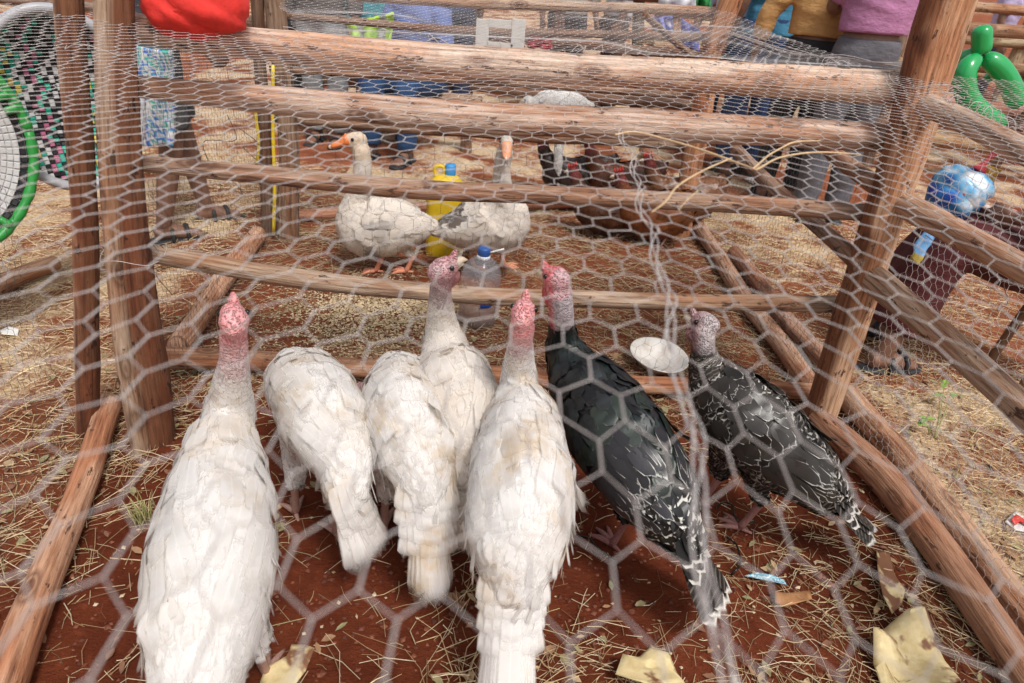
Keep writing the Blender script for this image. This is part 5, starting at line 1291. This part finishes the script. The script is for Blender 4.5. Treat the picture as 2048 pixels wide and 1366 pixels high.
sit = dict(pelvis=(0, 0, .52), waist=(0, .0, .66), chest=(0, .03, .85), neck=(0, .04, 1.05), head=(0, .09, 1.18), hipL=(-.10, 0, .50), hipR=(.10, 0, .50), kneeL=(-.13, .43, .52), kneeR=(.13, .43, .50), ankL=(-.13, .42, .09), ankR=(.14, .46, .09),
           shL=(-.18, .04, .98), shR=(.18, .04, .98), elL=(-.24, .10, .73), elR=(.24, .10, .73), wrL=(-.15, .30, .62), wrR=(.15, .30, .62))
py_ = 5.0; p = UY(830, 95, py_); person('person in blue top and jeans sitting behind the geese pen', (p.x, p.y + .25), R(160), 1.72, sit, top=(.13, .18, .40), sleeve=.8, bottom=(.020, .06, .15), group='people sitting behind the geese pen')
p2 = UY(740, 60, 5.6); person('person in teal top sitting next to the blue one', (p2.x, p2.y + .2), R(200), 1.72, sit, top=(.05, .25, .30), sleeve=.5, bottom=(.03, .05, .16), group='people sitting behind the geese pen')
for q, ff in ((p, .25), (p2, .2)):
    st = empty('bench', (q.x, q.y + ff, 0), 'rough log bench under the sitting person in %s' % ('blue' if q is p else 'teal'), 'bench', 'log benches behind the geese pen')
    log('seat', [(Vector((q.x - .45, q.y + ff, .36)), .06), (Vector((q.x + .45, q.y + ff, .36)), .06)], st, (.6, .48, .4))
    for s_ in (-.35, .35): log('leg', [(Vector((q.x + s_, q.y + ff, .32)), .04), (Vector((q.x + s_, q.y + ff, -.05)), .045)], st, (.5, .4, .34))
# seated woman at the right edge
ws = Vector((2.14, 2.44, 0)); yaw = R(72)
hold = (Matrix.Rotation(-yaw, 4, 'Z') @ (UY(2040, 240, YR + .42) - ws)) / (1.68 / 1.72)      # the balloon's end, in her own frame
hs_ = Vector((.19, .04, 1.0)); dr_ = (hold - hs_); wr_ = hold - dr_.normalized() * .09
person('person sitting at the right edge in maroon skirt and black top, holding the balloon', (ws.x, ws.y), yaw, 1.68,
       dict(sit, kneeL=(-.13, .50, .55), kneeR=(.15, .47, .53), ankL=(-.20, .62, .09), ankR=(.16, .58, .09), shR=(.19, .04, 1.0), elR=tuple(hs_.lerp(wr_, .5) + Vector((.05, 0, -.09))), wrR=tuple(wr_), shL=(-.19, .04, 1.0), elL=(-.25, .16, .78), wrL=(-.10, .34, .70)),
       top=(.012, .012, .013), sleeve=.62, bottom=(.075, .009, .011), skirt=True, shoes=(.02, .02, .025))
st = empty('stool', ws, 'low wooden stool under the person in the maroon skirt', 'stool')
V, F = lathe([(0, .0), (.16, 0), (.17, .02), (.17, .05), (0, .055)], ws + Vector((0, 0, .36)), 20); obj('seat', mesh('seat', V, F), plain('stool_wood', (.22, .12, .07), .7, .2), st)
for a in (.8, 2.4, 3.9, 5.5): gg = G(); gg.add(*tube([ws + Vector((math.cos(a) * .12, math.sin(a) * .12, .37)), ws + Vector((math.cos(a) * .17, math.sin(a) * .17, -.02))], .018, 8, 4)); gg.obj('leg', bpy.data.materials['stool_wood'], st)
# blue shopping bag on her lap, patterned cloth, pale blue cloth
lapY = 2.60
q = NT('printed_bag'); pos = q.n('ShaderNodeTexCoord').outputs['Object']; f = q.noise(q.mapping(pos, (1, 1, 1)), 7, 2); f3 = q.noise(pos, 26, 1)
cc_ = q.ramp(f, [(.40, (.025, .03, .42)), (.48, (.02, .17, .52)), (.56, (.16, .45, .72)), (.64, (.74, .80, .86))]); cc_ = q.mix(q.ramp(f3, [(.73, (0, 0, 0)), (.76, (1, 1, 1))]), cc_, (.65, .08, .12)); q.base(cc_); q.bump(f3, .3, .01); bagm = q.set(Roughness=.25)
c = UY(1914, 385, lapY); bg_ = empty('shopping_bag', c, 'filled blue and white printed plastic bag tied at the top', 'bag')
blob('bag', c, .112, .10, .105, bagm, bg_, 12, .10)
gg = G(); t0 = c + Vector((.045, 0, .088)); gg.add(*tube([t0, t0 + Vector((.012, 0, .03)), t0 + Vector((.034, 0, .075))], [.030, .010, .016], 10, 10), (.66, .06, .08, 1)); gg.obj('tied_top', M['gloss'], bg_)
def drape(name, label, cat, c00, c10, c11, c01, y_, fc, folds=.03, nf=5, y2=None, group=None, nu=22, nv=16, kind_mat=None, th=.006, seed=1):
    P_ = quad_grid(UY(*c00, y_), UY(*c10, y_), UY(*c11, y2 or y_), UY(*c01, y2 or y_), nu, nv)
    U_ = np.linspace(0, 1, nu)[None, :]; V_ = np.linspace(0, 1, nv)[:, None]
    P_[..., 1] += folds * np.sin(U_ * nf * 6.28 + V_ * 2.0 + seed) * (.3 + .7 * V_) + folds * .8 * (vn(U_ * 6 + V_ * 0, V_ * 5 + U_ * 0, seed) - .5)
    P_[..., 2] += folds * .5 * (vn(U_ * 5 + V_ * 0, V_ * 4 + U_ * 0, seed + 3) - .5)
    C_ = np.array([[fc(u_, v_) for u_ in np.linspace(0, 1, nu)] for v_ in np.linspace(0, 1, nv)])
    o = solid_sheet(name, P_, nu, nv, th, kind_mat or M['attr'], None, C_); return tag(o, label, cat, group)
def speckle(cols): return lambda u_, v_: cols[int(vn(u_ * 9, v_ * 9, 44) * 2.2 * len(cols)) % len(cols)]
drape('cloth', 'red, white and black patterned cloth on the lap of the seated person', 'cloth', (1955, 408), (2075, 430), (2090, 478), (1985, 462), 2.60, speckle([(.62, .04, .06), (.72, .66, .56), (.10, .02, .02), (.66, .30, .28), (.72, .70, .68)]), .03, 2, 2.5, nu=40, nv=20)
drape('cloth', 'pale blue cloth hanging beside the maroon skirt', 'cloth', (1852, 462), (1900, 470), (1868, 545), (1822, 520), 2.55, lambda u_, v_: (.14, .34, .62) if v_ < .75 else (.50, .36, .05), .03, 2, 2.5)
drape('cloth', 'mustard cloth corner behind the blue plastic bag', 'cloth', (1968, 325), (2002, 342), (1988, 372), (1962, 352), 2.61, lambda u_, v_: (.55, .32, .04), .015, 1)
drape('cloth', 'patterned blue, green and white woven shopper beside the person in shorts', 'shopping bag', (262, 90), (345, 105), (340, 290), (285, 288), fm.y - .18, speckle([(.62, .62, .60), (.10, .32, .55), (.05, .12, .50), (.62, .62, .60), (.05, .35, .30), (.40, .42, .44)]), .03, 1, nu=36, nv=46, th=.03)
drape('hi_vis_vest', 'lime hi-vis vest with grey bands hung over a back rail', 'vest', (690, 46), (788, 28), (778, 84), (706, 84), yb[0] + .45, lambda u_, v_: (.36, .38, .37) if abs(u_ - .3) < .07 or abs(u_ - .78) < .07 else (.42, .72, .05), .03, 3, nu=40, th=.012)
drape('cloth', 'blue violet cloth hanging on the back rails left part', 'cloth', (1290, 34), (1345, 34), (1350, 82), (1325, 74), YBR + .25, lambda u_, v_: (.24, .26, .62) if vn(u_ * 5, v_ * 5, 4) > .35 else (.6, .6, .72), .03, 3, group='blue violet cloths on the back rails')
drape('cloth', 'wide blue violet cloth hanging right next to the back right post', 'cloth', (1362, 36), (1400, 62), (1398, 102), (1366, 92), YBR + .25, lambda u_, v_: (.22, .24, .64), .02, 2, group='blue violet cloths on the back rails')
drape('cloth', 'white cloth lying over the end of the topmost back rail', 'cloth', (1318, -30), (1400, -30), (1392, 14), (1318, 10), YBR + .22, lambda u_, v_: (.66, .64, .70), .04, 2, group=None)
drape('cloth', 'green cloth bundle right of the white cloth on the back rail', 'cloth', (1370, -30), (1425, -30), (1422, 14), (1385, 12), YBR + .35, lambda u_, v_: (.02, .22, .05), .04, 2)
drape('cloth', 'dark red cloth behind the middle of the top rail', 'cloth', (1056, 72), (1104, 74), (1104, 98), (1056, 96), yb[0] + .6, lambda u_, v_: (.36, .02, .03), .03, 2)
# white bench back with three panels
wb = empty('board', UY(1000, 120, yb[0] + .12), 'white painted board frame fixed to the back rails of the geese pen', 'board')
def boxg(g, c00, c11, y_, d):
    a_, b_ = UY(*c00, y_), UY(*c11, y_); x0, x1 = sorted((a_.x, b_.x)); z0, z1 = sorted((a_.z, b_.z)); e = .008
    V = [(x, y__, z) for x in (x0, x1) for y__ in (y_, y_ + d) for z in (z0, z1)]
    return g.add(V, [(0, 1, 3, 2), (4, 6, 7, 5), (0, 4, 5, 1), (2, 3, 7, 6), (0, 2, 6, 4), (1, 5, 7, 3)])
wpl = plain('weathered_white', (.62, .60, .56), .6, .1)
for nm, a_, b_ in (('panel', (953, 38), (975, 104)), ('panel', (978, 38), (1022, 58)), ('panel', (1025, 38), (1047, 104)), ('crossbar', (975, 84), (1025, 96))):
    boxg(G(), a_, b_, yb[0] + .12, .03).obj(nm, wpl, wb, False)
# market bleachers and cattle pens behind
def log_fence(label, x0, x1, y_, zs, r_, step, tint, rake=0.0, seed=1):
    g = random.Random(seed); f = empty('log_fence', ((x0 + x1) / 2, y_, 0), label, 'fence', 'rough log stands in the background')
    for i, z in enumerate(zs):
        yy = y_ + rake * i
        log('rail', [(Vector((x0, yy + g.uniform(-.03, .03), z + g.uniform(-.05, .05))), r_ * g.uniform(.8, 1.2)), (Vector((x1, yy + g.uniform(-.03, .03), z + g.uniform(-.05, .05))), r_ * g.uniform(.8, 1.2))], f, tuple(t * g.uniform(.85, 1.1) for t in tint), 2, 10)
    x = x0 + .1
    while x < x1:
        xl = g.uniform(-.2, .2)
        log('post', [(Vector((x, y_ + .09, -.15)), r_ * 1.1), (Vector((x + xl, y_ + rake * (len(zs) - 1) * .9 + .09, max(zs) + .25)), r_)], f, tuple(t * g.uniform(.75, 1.0) for t in tint), 1, 10)
        x += step * g.uniform(.8, 1.2)
    return f
log_fence('lowest log stand behind the people at the top right', 1.6, 8.0, 5.9, (.25, .55, .85, 1.12), .055, 1.0, (.62, .47, .37), .12, 1)
log_fence('second log stand with grey poles behind the lowest stand', 1.2, 11, 7.6, (.3, .62, .95, 1.25), .055, 1.2, (.70, .56, .46), .10, 2)
log_fence('distant log stand across the top right', 1.5, 16, 10.5, (.4, .8, 1.15, 1.5), .065, 1.6, (.64, .52, .44), .1, 3)
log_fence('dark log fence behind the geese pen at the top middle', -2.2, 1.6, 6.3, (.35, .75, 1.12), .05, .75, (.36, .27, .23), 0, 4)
log_fence('log fence across the ground at the upper left', -9, -2.8, 8.5, (.4, .8, 1.1), .05, 1.5, (.5, .4, .34), 0, 5)
